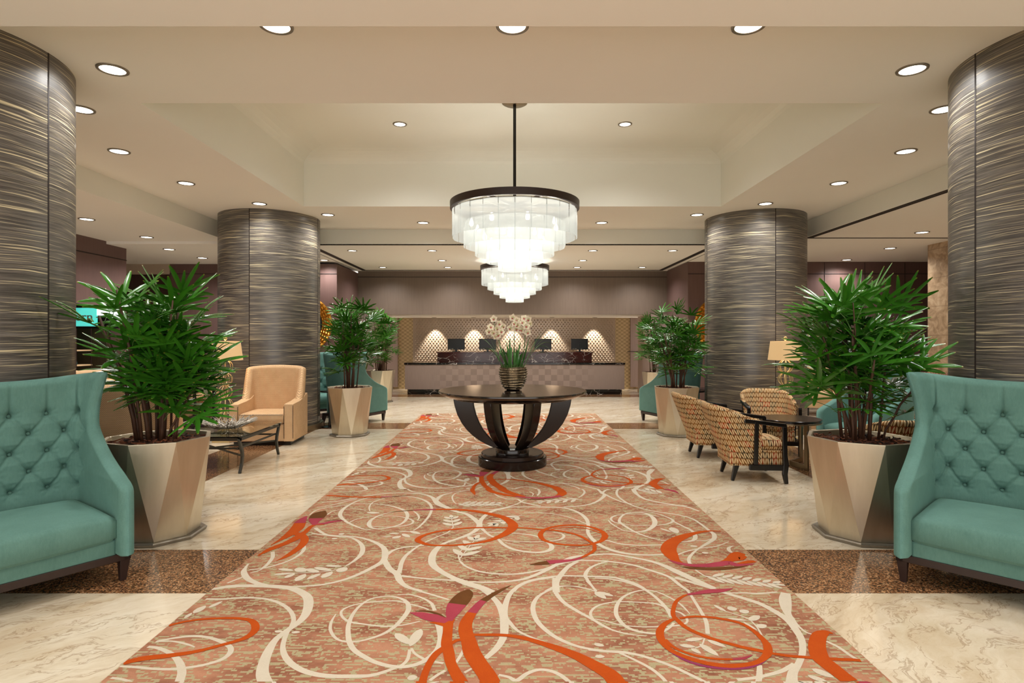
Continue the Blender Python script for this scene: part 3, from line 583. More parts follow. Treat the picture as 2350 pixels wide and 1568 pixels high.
    "4362 14 1138 4342 10|W1229 4926 8 1163 4977 12 1012 5004 12 879 4965 14 817 4876 20 830 4778 14 917 4718 12 1023 4695 12 1134 4695 12 1240 4730 16 131"
    "1 4802 24 1308 4876 20 1257 4977 12 1182 5057 10 1104 5068 8|W1311 4802 20 1353 4684 18 1392 4571 24 1381 4443 34 1339 4352 28 1268 4318 14 1228 4322 "
    "8|W656 4322 20 701 4346 18 771 4283 18 892 4245 16 992 4245 16 1088 4254 14|W1357 4342 10 1427 4346 12 1487 4382 8|O1617 4554 10 1533 4560 24 1412 451"
    "7 44 1277 4422 80 1168 4302 100 1106 4170 110 1094 4064 100 1098 3962 60 1123 3910 30|M1050 3970 6 1099 3910 36 1178 3869 44 1269 3866 56 1369 3889 70"
    " 1439 3913 60 1485 3873 50 1604 3894 6|U1099 3847 6 1165 3824 34 1280 3808 42 1374 3819 46 1471 3838 24 1543 3866 4|O1370 3910 12 1460 3970 50 1548 40"
    "55 90 1594 4090 60|O1457 3946 40 1538 4012 110 1579 3987 70|O1494 3897 20 1595 3933 44 1621 3921 20|W1555 4090 8 1526 4116 24 1540 4189 24 1591 4235 6"
    "|W1180 3796 12 1205 3707 12 1238 3665 8|L-1211 2997 -1169 2997 25|L-1123 2989 -1078 2989 25|L-1732 3194 -1714 3287 45|L-1684 3260 -1648 3342 30|L-1749"
    " 3137 -1744 3201 25|L-593 2978 -498 2870 50|L-470 3024 -497 2850 55|L-463 2583 -418 2594 40|L486 3466 536 3371 45|L499 3466 587 3407 36|L398 2876 446 "
    "2855 30|L387 2761 434 2761 28|L1128 3294 1169 3216 24|L1186 3246 1241 3253 52|L1241 3207 1295 3227 48|L1255 3113 1331 3169 44|L1262 3041 1323 3065 44|"
    "L1146 3137 1243 3113 22|L1215 3101 1252 3006 18|L853 2907 950 2927 32|L813 2863 886 2847 32|L861 2835 893 2785 28|L914 2876 969 2765 40|L965 2913 1034"
    " 2843 34|L1353 2659 1416 2589 46|L1307 2606 1371 2552 34|L-1250 5043 -1135 5030 50|L-988 4422 -894 4443 18|L-898 4392 -842 4443 50|L-943 4506 -862 449"
    "6 26|L-841 4496 -770 4412 44|L-880 4549 -787 4549 20|L-796 4560 -702 4489 40|L-1328 4489 -1282 4489 36|L-1349 4386 -1304 4386 32|L-1518 3811 -1405 378"
    "1 34|L-1509 3715 -1391 3744 34|L-1407 3819 -1322 3766 66|L-1419 3665 -1382 3737 40|L-1332 3616 -1312 3729 54|L-1338 3811 -1231 3751 46|L-1273 3644 -12"
    "17 3737 40|L-1292 3834 -1160 3781 46|L-1188 3665 -1153 3766 54|L-1229 3866 -1115 3850 32|L-1118 3759 -1080 3834 70|L1255 4649 1263 4506 70|L1161 4627 "
    "1226 4528 24|L1277 4226 1331 4226 36|L1318 4095 1367 4095 36|R-508 5311 -140 5311 6 130 34|R-466 4638 -508 4901 3 130 45|R-359 3979 -274 4382 4 160 50"
    "|R81 4977 -147 4730 4 120 45|R648 5463 256 5371 5 120 36|R1452 5641 1262 5831 4 130 40|R1203 3700 1591 3575 7 125 34")
# ---------------------------------------------------------------- carpet: swirls tufted into one rug mesh
def catmull(P, n=7):
    P = np.asarray(P, float); out = []
    for i in range(len(P)-1):
        p0 = P[max(i-1, 0)]; p1 = P[i]; p2 = P[i+1]; p3 = P[min(i+2, len(P)-1)]
        for k in range(n):
            t = k/n; out.append(.5*((2*p1)+(-p0+p2)*t+(2*p0-5*p1+4*p2-p3)*t*t+(-p0+3*p1-3*p2+p3)*t**3))
    out.append(P[-1]); return np.array(out)
def clip_poly(poly, ax, lim, keep_less):
    out = []
    for i in range(len(poly)):
        a = poly[i-1]; b = poly[i]; ia = (a[ax] <= lim) == keep_less; ib = (b[ax] <= lim) == keep_less
        if ia != ib:
            t = (lim-a[ax])/(b[ax]-a[ax]); out.append((a[0]+(b[0]-a[0])*t, a[1]+(b[1]-a[1])*t))
        if ib: out.append(b)
    return out
CX0, CX1, CY0, CY1 = -1.79, 1.65, 1.2, 11.72; CZ = .006; PER = 3.27
cm = MB(); cm.box((CX0, CY0, .0005), (CX1, CY1, CZ))
def cpoly(poly, z, mi):
    for ax, lim, less in ((0, CX0+.002, False), (0, CX1-.002, True), (1, max(CY0, YC[0]), False), (1, min(CY1-.004, YC[1]), True)):
        if not poly: return
        poly = clip_poly(poly, ax, lim, less)
    if len(poly) > 2:
        if sum(poly[i-1][0]*poly[i][1]-poly[i][0]*poly[i-1][1] for i in range(len(poly))) < 0: poly = poly[::-1]
        cm.add([(x, y, z) for x, y in poly], [tuple(range(len(poly)))], None, mi)
YC = [0, 0]
def cstroke(pts, z, mi, dy):
    P = catmull(pts); d = np.gradient(P[:, :2], axis=0); L = np.hypot(d[:, 0], d[:, 1])+1e-9; nrm = np.stack([-d[:, 1]/L, d[:, 0]/L], 1)
    w = np.maximum(P[:, 2], 2)*.5e-3
    A = P[:, :2]*1e-3+nrm*w[:, None]; B = P[:, :2]*1e-3-nrm*w[:, None]; A[:, 1] += dy; B[:, 1] += dy
    if A[:, 1].max() < CY0 or A[:, 1].min() > CY1: return
    for i in range(len(P)-1):
        q = [tuple(A[i]), tuple(B[i]), tuple(B[i+1]), tuple(A[i+1])]
        zi = z+i*2.5e-6; cpoly(q[:3], zi, mi); cpoly([q[0], q[2], q[3]], zi, mi)
def cleaf(x0, y0, x1, y1, w, z, mi, dy):
    dx, dy_ = x1-x0, y1-y0; L = math.hypot(dx, dy_)+1e-6; nx, ny = -dy_/L, dx/L; T = [0, .12, .3, .5, .7, .88, 1]; H_ = [0, .62, .95, 1, .85, .5, 0]
    up = [((x0+dx*t+nx*w/2*h)*1e-3, (y0+dy_*t+ny*w/2*h)*1e-3+dy) for t, h in zip(T, H_)]
    dn = [((x0+dx*t-nx*w/2*h)*1e-3, (y0+dy_*t-ny*w/2*h)*1e-3+dy) for t, h in zip(T, H_)][1:-1]
    cpoly(up+dn[::-1], z, mi)
LV = {'W': (1, .0004), 'L': (1, .0005), 'R': (1, .0005), 'm': (5, .0007), 'M': (3, .0010), 'O': (2, .0008), 'U': (4, .0012)}
for num, item in enumerate(sorted(CARPET_PLAN.split('|'), key=lambda q: LV[q[0]][1])):
    k = item[0]; v = [float(q) for q in item[1:].split()]; mi, dz = LV[k]; z = CZ+.0003+num*8e-6
    for n in range(-1, 3):
        dy = n*PER; YC[:] = [2.56+dy, 2.56+PER+dy]
        if k == 'L': cleaf(*v[:5], z, mi, dy)
        elif k == 'R':
            x0, y0, x1, y1, cnt, ln, w = v; dx, dy_ = x1-x0, y1-y0; L = math.hypot(dx, dy_); a0 = math.atan2(dy_, dx)
            cstroke([(x0, y0, 9), ((x0+x1)/2, (y0+y1)/2, 8), (x1, y1, 6)], z, mi, dy)
            for q in range(int(cnt)):
                t = (q+.6)/cnt; bx, by = x0+dx*t, y0+dy_*t; l_ = ln*(1-.35*t)
                for sg in (-1, 1): cleaf(bx+dx/L*20*sg, by, bx+math.cos(a0+sg*.72)*l_, by+math.sin(a0+sg*.72)*l_, w, z, mi, dy)
            cleaf(x1-dx/L*20, y1-dy_/L*20, x1+dx/L*ln*.6, y1+dy_/L*ln*.6, w*.8, z, mi, dy)
        else: cstroke([v[i:i+3] for i in range(0, len(v), 3)], z, mi, dy)
tag(cm.build('carpet_runner', [MAT['carpet'], MAT['pile_cream'], MAT['pile_orange'], MAT['pile_pink'], MAT['pile_brown'], MAT['pile_plum']]),
    'long pinkish carpet runner with cream scrolls and orange swirls down the lobby floor', 'carpet')

# ---------------------------------------------------------------- upholstery shells
def shell(half, fwd, flare, z0, z1, T, ns, nz, yback=lambda z: 0., rc_=.1, dimple=None, bow=0.0, redge=None, topf=None, er=.05):
    """padded shell seen in plan as a U: half(z) half width of the back, fwd(z) how far the side runs forward,
    flare(z) outward angle of the side; returns V, F, per-loop uv. Local front is -Y."""
    inner = np.zeros((nz, 2*ns-1, 3)); outer = inner.copy(); UVI = np.zeros((nz, 2*ns-1, 2)); base = inner.copy(); NR = inner.copy(); SS = np.zeros((nz, ns)); TOT = np.zeros(nz)
    for j in range(nz):
        v = j/(nz-1); z = z0+(z1-z0)*v; hb = half(z); a = fwd(z); ph = flare(z); turn = PI/2-ph; arc = rc_*turn
        Lc = max(hb-rc_*math.tan(turn/2), .02); Ls = max(a-rc_*.7, .03); tot = Lc+arc+Ls; TOT[j] = tot
        s = np.concatenate([np.linspace(0, Lc+arc*.5, int(ns*.55)), np.linspace(Lc+arc*.5, tot, ns-int(ns*.55)+1)[1:]]); SS[j] = s
        M_ = 260; l = np.linspace(0, tot, M_); th = np.clip((l-Lc)/max(arc, 1e-6), 0, 1); th = th*turn
        dx = np.cos(th)*(tot/(M_-1)); dy = -np.sin(th)*(tot/(M_-1)); X = np.concatenate([[0], np.cumsum(dx)[:-1]]); Y = np.concatenate([[0], np.cumsum(dy)[:-1]])
        px = np.interp(s, l, X); py = np.interp(s, l, Y)+yback(z)-bow*0; tt = np.interp(s, l, th)
        if bow: py = py - bow*(px/hb)**2
        zz = np.full(ns, z)
        if topf is not None: zz = z0+(topf(s/tot)-z0)*v
        nx = np.sin(tt); ny = np.cos(tt)          # outward
        for sg, idx in ((1, slice(ns-1, 2*ns-1)), (-1, slice(ns-1, None, -1))):
            base[j, idx, 0] = sg*px; base[j, idx, 1] = py; base[j, idx, 2] = zz; NR[j, idx, 0] = sg*nx; NR[j, idx, 1] = ny
            UVI[j, idx, 0] = sg*s; UVI[j, idx, 1] = zz
    for j in range(nz):
        for i in range(2*ns-1):
            s = abs(UVI[j, i, 0]); z = base[j, i, 2]; e = min(TOT[j]-s, base[nz-1, i, 2]-z, (z-z0)*3+0.0)
            q = min(max(e/er, 0), 1); rf = math.sqrt(max(0, 1-(1-q)**2)); n = NR[j, i]
            d = 0
            if dimple is not None: d = dimple(UVI[j, i, 0], z)*rf
            inner[j, i] = base[j, i]-n*(T/2*rf-d); outer[j, i] = base[j, i]+n*T/2*rf
    nx_ = 2*ns-1; V = np.concatenate([inner.reshape(-1, 3), outer.reshape(-1, 3)]); off = nz*nx_; F = []
    for j in range(nz-1):
        for i in range(nx_-1):
            a = j*nx_+i; F.append((a, a+1, a+nx_+1, a+nx_)); F.append((off+a, off+a+nx_, off+a+nx_+1, off+a+1))
    # stitch the free edges (they coincide)
    for i in range(nx_-1):
        a = (nz-1)*nx_+i; F.append((a, a+1, off+a+1, off+a)); F.append((i, off+i, off+i+1, i+1))
    for j in range(nz-1):
        a = j*nx_; F.append((a, a+nx_, off+a+nx_, off+a)); b = a+nx_-1; F.append((b, off+b, off+b+nx_, b+nx_))
    UV = np.concatenate([UVI.reshape(-1, 2), UVI.reshape(-1, 2)+np.array((.31, 0))])
    return V, F, UV
def pw_(xs, ys): return lambda z: float(np.interp(z, xs, ys))
def cushion(mb, x0, x1, y0, y1, z0, z1, crown=.03, r=.03, n=14, front=0.0, taper=0.0, mi=0):
    """rounded, softly crowned seat pad; front<0 bows the front edge outward"""
    def sq(t): return math.copysign(abs(t)**.35, t)
    cx, cy, hx, hy = (x0+x1)/2, (y0+y1)/2, (x1-x0)/2, (y1-y0)/2
    us = np.linspace(-1, 1, 2*n+1); P = np.zeros((2, len(us), len(us), 3))
    for k, (zz, sg) in enumerate(((z1, 1), (z0, -1))):
        for j, v in enumerate(us):
            for i, u in enumerate(us):
                eu, ev = hx*(1-abs(u)), hy*(1-abs(v)); e = min(eu, ev); q = min(e/r, 1); dz = r*(1-math.sqrt(max(0, 1-(1-q)**2)))
                X = cx+u*hx*(1-taper*(v+1)/2); Y = cy+v*hy+(front*(1-u*u)*(1-v)/2)
                P[k, j, i] = (X, Y, zz-sg*dz+(crown*(1-u**4)*(1-v**4) if sg > 0 else 0))
    m = len(us); V = P.reshape(-1, 3); F = []; off = m*m
    for j in range(m-1):
        for i in range(m-1):
            a = j*m+i; F.append((a, a+1, a+m+1, a+m)); F.append((off+a, off+a+m, off+a+m+1, off+a+1))
    rim = [i for i in range(m)]+[j*m+m-1 for j in range(1, m)]+[(m-1)*m+i for i in range(m-2, -1, -1)]+[j*m for j in range(m-2, 0, -1)]
    for k in range(len(rim)):
        a, b = rim[k], rim[(k+1) % len(rim)]; F.append((a, off+a, off+b, b))
    mb.add(V, F, None, mi)
def rail_legs(root, W_, D_, z, mat, lw=.055, lh=None, rear_rake=.05):
    m = MB(); w, d = W_/2, D_/2
    m.box((-w, -d, z-.045), (w, -d+.04, z)); m.box((-w, d-.04, z-.045), (w, d, z)); m.box((-w, -d, z-.045), (-w+.04, d, z)); m.box((w-.04, -d, z-.045), (w, d, z))
    part(m, 'base_rail', mat, root, bevel=.003)
    for sx in (-1, 1):
        for sy in (-1, 1):
            m = MB(); x = sx*(w-lw/2); y = sy*(d-lw/2)
            m.beam((x, y, z-.02), (x-sx*.008, y+(rear_rake if sy > 0 else 0), 0), lw, lw, up=(0, 1, 0), w2=lw*.55, h2=lw*.55)
            part(m, 'leg', mat, root, bevel=.003)
def wing_chair(W_, D_, label, mat, hi=True, name='wing_chair', cat='armchair', group='teal tufted wing chairs'):
    root = empty(name, (0, 0, 0), 0, label, cat, group)
    T = .085; hb = W_/2-T*.55; dx, dz, zr = .195, .122, 1.0; rows = 5
    fwd = pw_([0, .585, .60, .62, .65, .70, .76, .83, .90, 1.0, 1.1, 1.22], [D_-.03, D_-.03, D_-.045, D_-.10, D_-.20, D_-.34, D_-.45, D_-.55, D_-.62, D_-.63, D_-.61, D_-.57])
    fw0 = fwd; fwd = lambda z: sum(fw0(z+o) for o in (-.03, -.02, -.01, 0, .01, .02, .03))/7
    flare = pw_([0, .62, .8, .95, 1.1, 1.22], [0, 0, R(4), R(10), R(22), R(32)])
    xl = hb+.02
    def dimple(s, z):
        u = s/dx; v = (zr-z)/dz; a = abs(s); side = 1-min(max((a-xl)/.12, 0), 1)
        if side <= 0: return -.0
        d = -.012*side
        if v < 0: f = abs(u-round(u)); d += .02*math.exp(-(f*dx/.0085)**2)*max(0, 1+v*.45)
        elif v > rows-1: pass
        else:
            for k in (u-v/2, u+v/2):
                f = abs(k-round(k)); d += .012*math.exp(-(f*dx*.78/.0075)**2)
        j = round(min(max(v, 0), rows-1)); uu = u-(j % 2)*.5; bu = (uu-round(uu))*dx; bv = (v-j)*dz; rr = math.hypot(bu, bv)
        d += .036*math.exp(-(rr/.021)**2)+.016*math.exp(-(rr/.06)**2)+.0028*math.exp(-((rr-.035)/.022)**2)*math.cos(9*math.atan2(bv, bu)+j*1.3+s*40)
        return d*side
    ns, nz = (130, 150) if hi else (64, 70)
    V, F, UV = shell(lambda z: hb+.0*z, fwd, flare, .17, 1.22, T, ns, nz, yback=lambda z: D_/2-.06+.05*max(0, z-.45), rc_=.14, dimple=dimple, er=.045,
                     topf=None)
    V = V.copy(); x = V[:, 0]; up = np.clip((V[:, 2]-.95)/.27, 0, 1); V[:, 2] += up*.035*np.clip((np.abs(x)/hb)**2.5, 0, 1.3)
    m = MB(); m.add(V, F, UV); part(m, 'tufted_back', mat, root, smooth=True)
    bk = KID[root.name][-1]
    if hi:
        bm_ = MB(); bm_.lathe([(.001, .006), (.009, .004), (.012, -.002)], 10, capb=False, capt=False)
        V0 = np.concatenate(bm_.v); first = None; yb = lambda z: D_/2-.06+.05*max(0, z-.45)
        for j in range(rows):
            n_ = int(xl/dx)+1
            for i in range(-n_, n_+1):
                s_ = (i+(j % 2)*.5)*dx
                if abs(s_) > hb-.09: continue
                z = zr-j*dz; pos = (s_, yb(z)-T/2+.032, z)
                if first is None:
                    first = bm_.build('button', mat, bk, smooth=True); o = first
                else:
                    o = first.copy(); COL.objects.link(o); o.parent = bk; KID.setdefault(bk.name, []).append(o)
                o.rotation_euler = (R(90), 0, 0); o.location = pos
    m = MB(); cushion(m, -hb+T*.38, hb-T*.38, -D_/2-.005, D_/2-.12, .262, .415, .03, .024, n=16 if hi else 8, front=-.03)
    part(m, 'seat_cushion', mat, root, smooth=True, boxuv=True)
    m = MB(); m.box((-hb+T*.4, -D_/2+.015, .165), (hb-T*.4, D_/2-.1, .27)); part(m, 'seat_base', mat, root, bevel=.015, seg=3, boxuv=True, smooth=True, auto=40)
    rail_legs(root, W_-.005, D_-.02, .175, MAT['espresso'], .06)
    return root
def barrel_chair(label, hi=True, group='leaf-patterned barrel chairs', high=.80):
    root = empty('barrel_chair', (0, 0, 0), 0, label, 'armchair', group)
    T = .05; mat = MAT['leafweave']
    k = lambda z: (z-.16)/(high-.16)
    half = lambda z: .245+.055*k(z); fw = lambda z: .23+.24*k(z)
    top = lambda t: high-.155*np.clip((t-.25)/.75, 0, 1)**1.2
    V, F, UV = shell(half, fw, lambda z: R(2), .165, high, T, 46 if hi else 26, 34 if hi else 20, yback=lambda z: .17+.24*k(z), rc_=.2, topf=lambda t: top(t), er=.03)
    m = MB(); m.add(V, F, UV); part(m, 'barrel_back', mat, root, smooth=True)
    m = MB(); cushion(m, -.24, .24, -.35, .2, .33, .43, .03, .03, n=10, front=-.02); part(m, 'seat_cushion', mat, root, smooth=True, boxuv=True)
    m = MB(); m.box((-.245, -.33, .165), (.245, .2, .33)); part(m, 'seat_base', mat, root, bevel=.01, boxuv=True)
    for sx in (-1, 1):
        x0, x1 = sx*.305, sx*.325
        m = MB(); m.path([(sx*.29, -.045, .14), (sx*.325, -.045, high-.16)], .045, .045, up=(0, 1, 0)); m.path([(sx*.325, .08, high-.152), (sx*.32, -.1, high-.17), (sx*.305, -.345, high-.2)], .045, .04)
        m.path([(sx*.30, .02, .165), (sx*.30, -.33, .165)], .045, .06)
        part(m, 'arm_frame', MAT['black'], root, bevel=.006)
        m = MB(); m.path([(sx*.305, -.33, high-.19), (sx*.305, -.335, .3), (sx*.305, -.345, .2), (sx*.305, -.335, .1), (sx*.305, -.35, 0)], .042, [.045, .045, .055, .05, .035], up=(0, 1, 0)); part(m, 'leg', MAT['black'], root, bevel=.006)
        m = MB(); m.beam((sx*.2, .12, .17), (sx*.21, .165, 0), .05, .055, up=(0, 1, 0), w2=.032, h2=.032); part(m, 'leg', MAT['black'], root, bevel=.005)
    m = MB(); m.box((-.29, -.36, .135), (.29, -.33, .19)); part(m, 'front_rail', MAT['black'], root, bevel=.004)
    return root
def tan_armchair(label, hi=True):
    root = empty('upholstered_armchair', (0, 0, 0), 0, label, 'armchair', 'dotted tan armchairs'); mat = MAT['tan']
    V, F, UV = shell(lambda z: .365-.01*(z-.5), pw_([.06, .55, .60, .75, 1.1], [.35, .35, .26, .2, .12]), pw_([0, .6, 1.1], [0, R(4), R(16)]), .08, 1.1, .11, 60, 50, yback=lambda z: .30+.05*(z-.4), rc_=.12,
                     topf=lambda t: 1.1-.03*np.clip(t, 0, 1)**2, er=.05, bow=.02)
    m = MB(); m.add(V, F, UV); part(m, 'back', mat, root, smooth=True)
    for sx in (-1, 1):
        m = MB(); xa, xb = sorted((sx*.31, sx*.44)); Y = [-.40, -.395, -.33, -.1, .1, .2, .30]; Zt = [.55, .578, .585, .595, .62, .66, .68]
        V = []
        for y, zt in zip(Y, Zt):
            for x in (xa, xb): V += [(x, y, .06), (x, y, zt)]
        F = [(0, 2, 3, 1), (24, 25, 27, 26)]
        for i in range(6):
            a = 4*i; F += [(a, a+1, a+5, a+4), (a+2, a+6, a+7, a+3), (a+1, a+3, a+7, a+5), (a, a+4, a+6, a+2)]
        m.add(V, F); part(m, 'arm', mat, root, bevel=.022, seg=3, boxuv=True, smooth=True, auto=60)
        m = MB(); xe = sx*.44
        m.tube([(sx*.315, -.402, .1), (sx*.315, -.402, .55)], .004, 6); m.tube([(sx*.438, -.402, .1), (sx*.438, -.402, .56)], .004, 6)
        part(m, 'welt', MAT['espresso'], root)
    m = MB(); cushion(m, -.31, .31, -.40, .25, .30, .44, .02, .022, n=12); part(m, 'seat_cushion', mat, root, smooth=True, boxuv=True)
    m = MB(); m.tube([(-.3, -.402, .432), (.3, -.402, .432)], .004, 6); m.tube([(-.3, -.402, .305), (.3, -.402, .305)], .004, 6); part(m, 'welt', MAT['espresso'], root)
    m = MB(); m.box((-.33, -.39, .06), (.33, .3, .30)); part(m, 'seat_base', mat, root, bevel=.01, boxuv=True)
    m = MB(); m.box((-.39, -.35, 0), (.39, .3, .065)); part(m, 'swivel_plinth', MAT['black'], root)
    return root
TEAL = MAT['teal_velvet']
def fac(dx, dy): return math.atan2(dx, -dy)      # local front -Y towards (dx, dy)
w0 = wing_chair(1.25, .80, 'large teal button-tufted wing chair cut off by the left edge of the picture', TEAL, name='wing_chair')
place(w0, (-3.06, 3.40, 0), fac(.8, -.6), w0['label'])
w1 = copy_tree(w0); place(w1, (3.08, 3.456, 0), fac(-.72, -.69), 'large teal button-tufted wing chair cut off by the right edge of the picture')
w2 = wing_chair(.80, .80, 'teal wing chair seen from behind, between the two potted palms on the left', TEAL, hi=False)
place(w2, (-2.85, 10.62, 0), fac(.42, .90), w2['label'])
for lab, loc, f in (('teal wing chair seen from behind, between the potted palm and column on the right', (2.86, 10.55, 0), (-.36, .93)),
                    ('teal seat half hidden behind the rear left column', (-3.75, 11.4, 0), (.5, -.85)),
                    ('light teal tufted wing chair in the right seating area, furthest behind the large right palm', (4.45, 7.35, 0), (-.9, -.42)),
                    ('teal wing chair whose curved arm shows just left of the right foreground chair', (4.62, 5.9, 0), (-.96, .0))):
    q = copy_tree(w2); place(q, loc, fac(*f), lab)
b0 = barrel_chair('leaf-patterned barrel chair with black arms, nearest to the carpet on the right'); place(b0, (2.5, 6.4, 0), fac(1, -.08), b0['label'])
for lab, loc, f in (('leaf-patterned barrel chair just behind the nearest one beside the right of the carpet', (2.5, 7.58, 0), (1, -.05)),
                    ('leaf-patterned barrel chair facing the viewer in front of the right brass lamp', (3.42, 7.85, 0), (-.22, -1)),
                    ('leaf-patterned barrel chair with its back to the viewer, right behind the large right planter', (3.52, 5.42, 0), (.1, 1)),
                    ('leaf-patterned chair with black arms facing the viewer, left of the left brass lamp', (-5.75, 11.3, 0), (-.25, -1)),
                    ('leaf-patterned chair seen side-on behind the large left palm', (-5.75, 9.75, 0), (1, .1))):
    q = copy_tree(b0); place(q, loc, fac(*f), lab)
a0 = tan_armchair('dotted tan armchair facing the viewer in front of the rear left column'); place(a0, (-3.53, 8.6, 0), fac(.06, -1), a0['label'])
a1 = copy_tree(a0); place(a1, (-3.49, 5.4, 0), fac(-.3, .95), 'dotted tan armchair with its back to the viewer, behind the large left planter')
a2 = copy_tree(a0); place(a2, (-5.1, 7.35, 0), fac(1, -.1), 'dotted tan armchair beyond the one seen from behind on the left, holding a patterned cushion')
m = MB(); cushion(m, -.22, .22, -.2, .2, -.06, .06, .05, .05, n=8)
g = G('painted_cushion_fabric', .8); x, y, z = g.coord(); f = g.noise(g.vec(x*14, y*14, z*5), 1, 3, .6, 1.0); g.set('Base Color', g.ramp(f, (.35, '#8fa3a8'), (.48, '#c9bf9f'), (.56, '#d99a3f'), (.66, '#b8602a')))
pl = m.build('throw_pillow', g.mat, smooth=True); tag(pl, 'orange and grey-blue patterned cushion showing above the tan chair back on the left', 'cushion')
pl.location = (-4.95, 7.35, .80); pl.rotation_euler = (R(78), 0, fac(1, -.1))
# ---------------------------------------------------------------- chandeliers
def chandelier(x, y, rod, label):
    root = empty('chandelier', (x, y, 0), 0, label, 'chandelier', 'tiered glass chandeliers')
    m = MB(); m.lathe([(.70, 3.03), (.735, 3.02), (.76, 3.02), (.762, 3.1), (.72, 3.1), (.70, 3.09), (.70, 3.03)], 72, capb=False, capt=False); part(m, 'hanging_ring', MAT['espresso'], root, smooth=True, auto=40)
    m = MB()
    for k in range(3): a = k*PI/3; m.beam((.7*math.cos(a), .7*math.sin(a), 3.07), (-.7*math.cos(a), -.7*math.sin(a), 3.07), .03, .03)
    part(m, 'cross_brace', MAT['espresso'], root)
    if rod:
        m = MB(); m.tube([(0, 0, 3.05), (0, 0, ZT)], .019, 12); part(m, 'rod', MAT['black'], root, smooth=True, auto=40)
        m = MB(); m.lathe([(.15, 0), (.15, -.02), (.13, -.032), (.03, -.04)], 40, (0, 0, ZT)); part(m, 'canopy', MAT['bronze'], root, smooth=True, auto=40)
    else:
        m = MB(); m.tube([(0, 0, 3.05), (0, 0, ZS)], .019, 12); m.lathe([(.15, 0), (.15, -.02), (.03, -.03)], 32, (0, 0, ZS)); part(m, 'canopy', MAT['black'], root)
    tiers = [(.735, 2.68, 3.0, 26), (.60, 2.575, 2.86, 22), (.467, 2.475, 2.76, 17), (.335, 2.39, 2.67, 12), (.20, 2.30, 2.58, 8)]
    for r, zb, zt, n in tiers:
        w = 2*r*math.sin(PI/n)*1.04; m = MB(); P = []
        for zz in np.linspace(zb, zt, 2): P.append([(t*w/2, -r*math.cos(PI/n)-(1-t*t)*.012*r, zz) for t in np.linspace(-1, 1, 5)])
        m.grid(P, [[(t, s_) for t in np.linspace(-1, 1, 5)] for s_ in (0, 1)]); first = None
        for k in range(n):
            if first is None: first = part(m, 'glass_panel', MAT['frost'], root, smooth=True); o = first
            else: o = first.copy(); COL.objects.link(o); o.parent = root; KID[root.name].append(o)
            o.rotation_euler = (0, 0, 2*PI*(k+.5)/n); o.scale = (1, 1-.016*(k % 2)/r*.5, 1)
        m = MB(); m.lathe([(r-.012, zt-.005), (r-.012, zt+.01), (r-.02, zt+.01), (r-.02, zt-.005)], 48, capb=False, capt=False)
        for k in range(n): a = 2*PI*k/n; m.beam((r*math.sin(a), r*math.cos(a), zt+.012), (r*math.sin(a), r*math.cos(a), zt-.06), .004, .008)
        for k in range(3): a = k*PI/3; m.beam((r*math.cos(a), r*math.sin(a), zt), (-r*math.cos(a), -r*math.sin(a), zt), .008, .008)
        part(m, 'tier_frame', MAT['pewter'], root)
    bd = None; bulbs = [(.52, 2.84, 8), (.37, 2.68, 6), (.24, 2.57, 5), (.1, 2.46, 3)]
    for r, z, n in bulbs:
        for k in range(n):
            a = 2*PI*(k+.35)/n; p = (r*math.cos(a), r*math.sin(a), z)
            if bd is None:
                m = MB(); m.lathe([(.001, -.04), (.018, -.034), (.026, -.01), (.022, .012), (.012, .03), (.011, .05)], 14); bd = part(m, 'bulb', MAT['bulb'], root, smooth=True); o = bd
                ld = bpy.data.lights.new('bulb_lamp', 'POINT'); ld.energy = BULB_W; ld.shadow_soft_size = .03; ld.color = (1, .95, .84)
            else: o = bd.copy(); COL.objects.link(o); o.parent = root; KID[root.name].append(o)
            o.location = p
            lo = bpy.data.objects.new('bulb_lamp', ld); COL.objects.link(lo); lo.parent = root; lo.location = (p[0]*.9, p[1]*.9, z+.07)
    return root
chandelier(.026, 6.95, True, 'large tiered frosted glass chandelier hanging on a black rod over the round table')
chandelier(.05, 12.99, False, 'tiered frosted glass chandelier over the reception hall, behind and below the large one')

# ---------------------------------------------------------------- round foyer table
TX, TY = 0.0, 6.98
root = empty('foyer_table', (TX, TY, 0), 0, 'large round black pedestal table with curved ribs standing on the carpet', 'table')
Z0 = CZ+.003
m = MB(); m.lathe([(.40, Z0), (.405, .015), (.405, .105), (.398, .112), (.372, .114), (.37, .15), (.362, .157), (.2, .158), (.196, .165), (.196, .21), (.15, .215)], 96); part(m, 'pedestal', MAT['ebony'], root, smooth=True, auto=35)
m = MB(); m.lathe([(.55, .80), (.70, .80), (.78, .822), (.862, .862), (.872, .872), (.872, .884), (.866, .89)], 128); part(m, 'tabletop', MAT['tabletop'], root, smooth=True, auto=30)
m = MB(); m.lathe([(.70, .797), (.862, .858), (.866, .863), (.86, .864), (.70, .81)], 128, capb=False, capt=False); part(m, 'apron', MAT['bronze'], root, smooth=True, auto=30)
zz = [.80, .70, .60, .50, .42, .35, .29, .245, .21]; ro = [.70, .683, .652, .60, .54, .468, .385, .30, .225]; ri = [.47, .455, .43, .39, .345, .29, .235, .185, .14]
for k in range(6):
    m = MB(); a = R((0, 180, 67, 113, -67, -113)[k]); V = []; ht = .046
    for z, a_, b_ in zip(zz, ro, ri):
        for (rr, t) in ((a_, -ht), (a_, ht), (b_, ht*.9), (b_, -ht*.9)): V.append((rr, t*(.75+.25*z/.8), z))
    F = [(0, 1, 2, 3), (35, 34, 33, 32)]
    for i in range(8):
        for q in range(4): F.append((4*i+q, 4*i+4+q, 4*i+4+(q+1) % 4, 4*i+(q+1) % 4))
    m.M = Matrix.Rotation(a, 4, 'Z'); m.add(V, F); part(m, 'rib', MAT['ebony'], root, bevel=.006, smooth=True, auto=50)
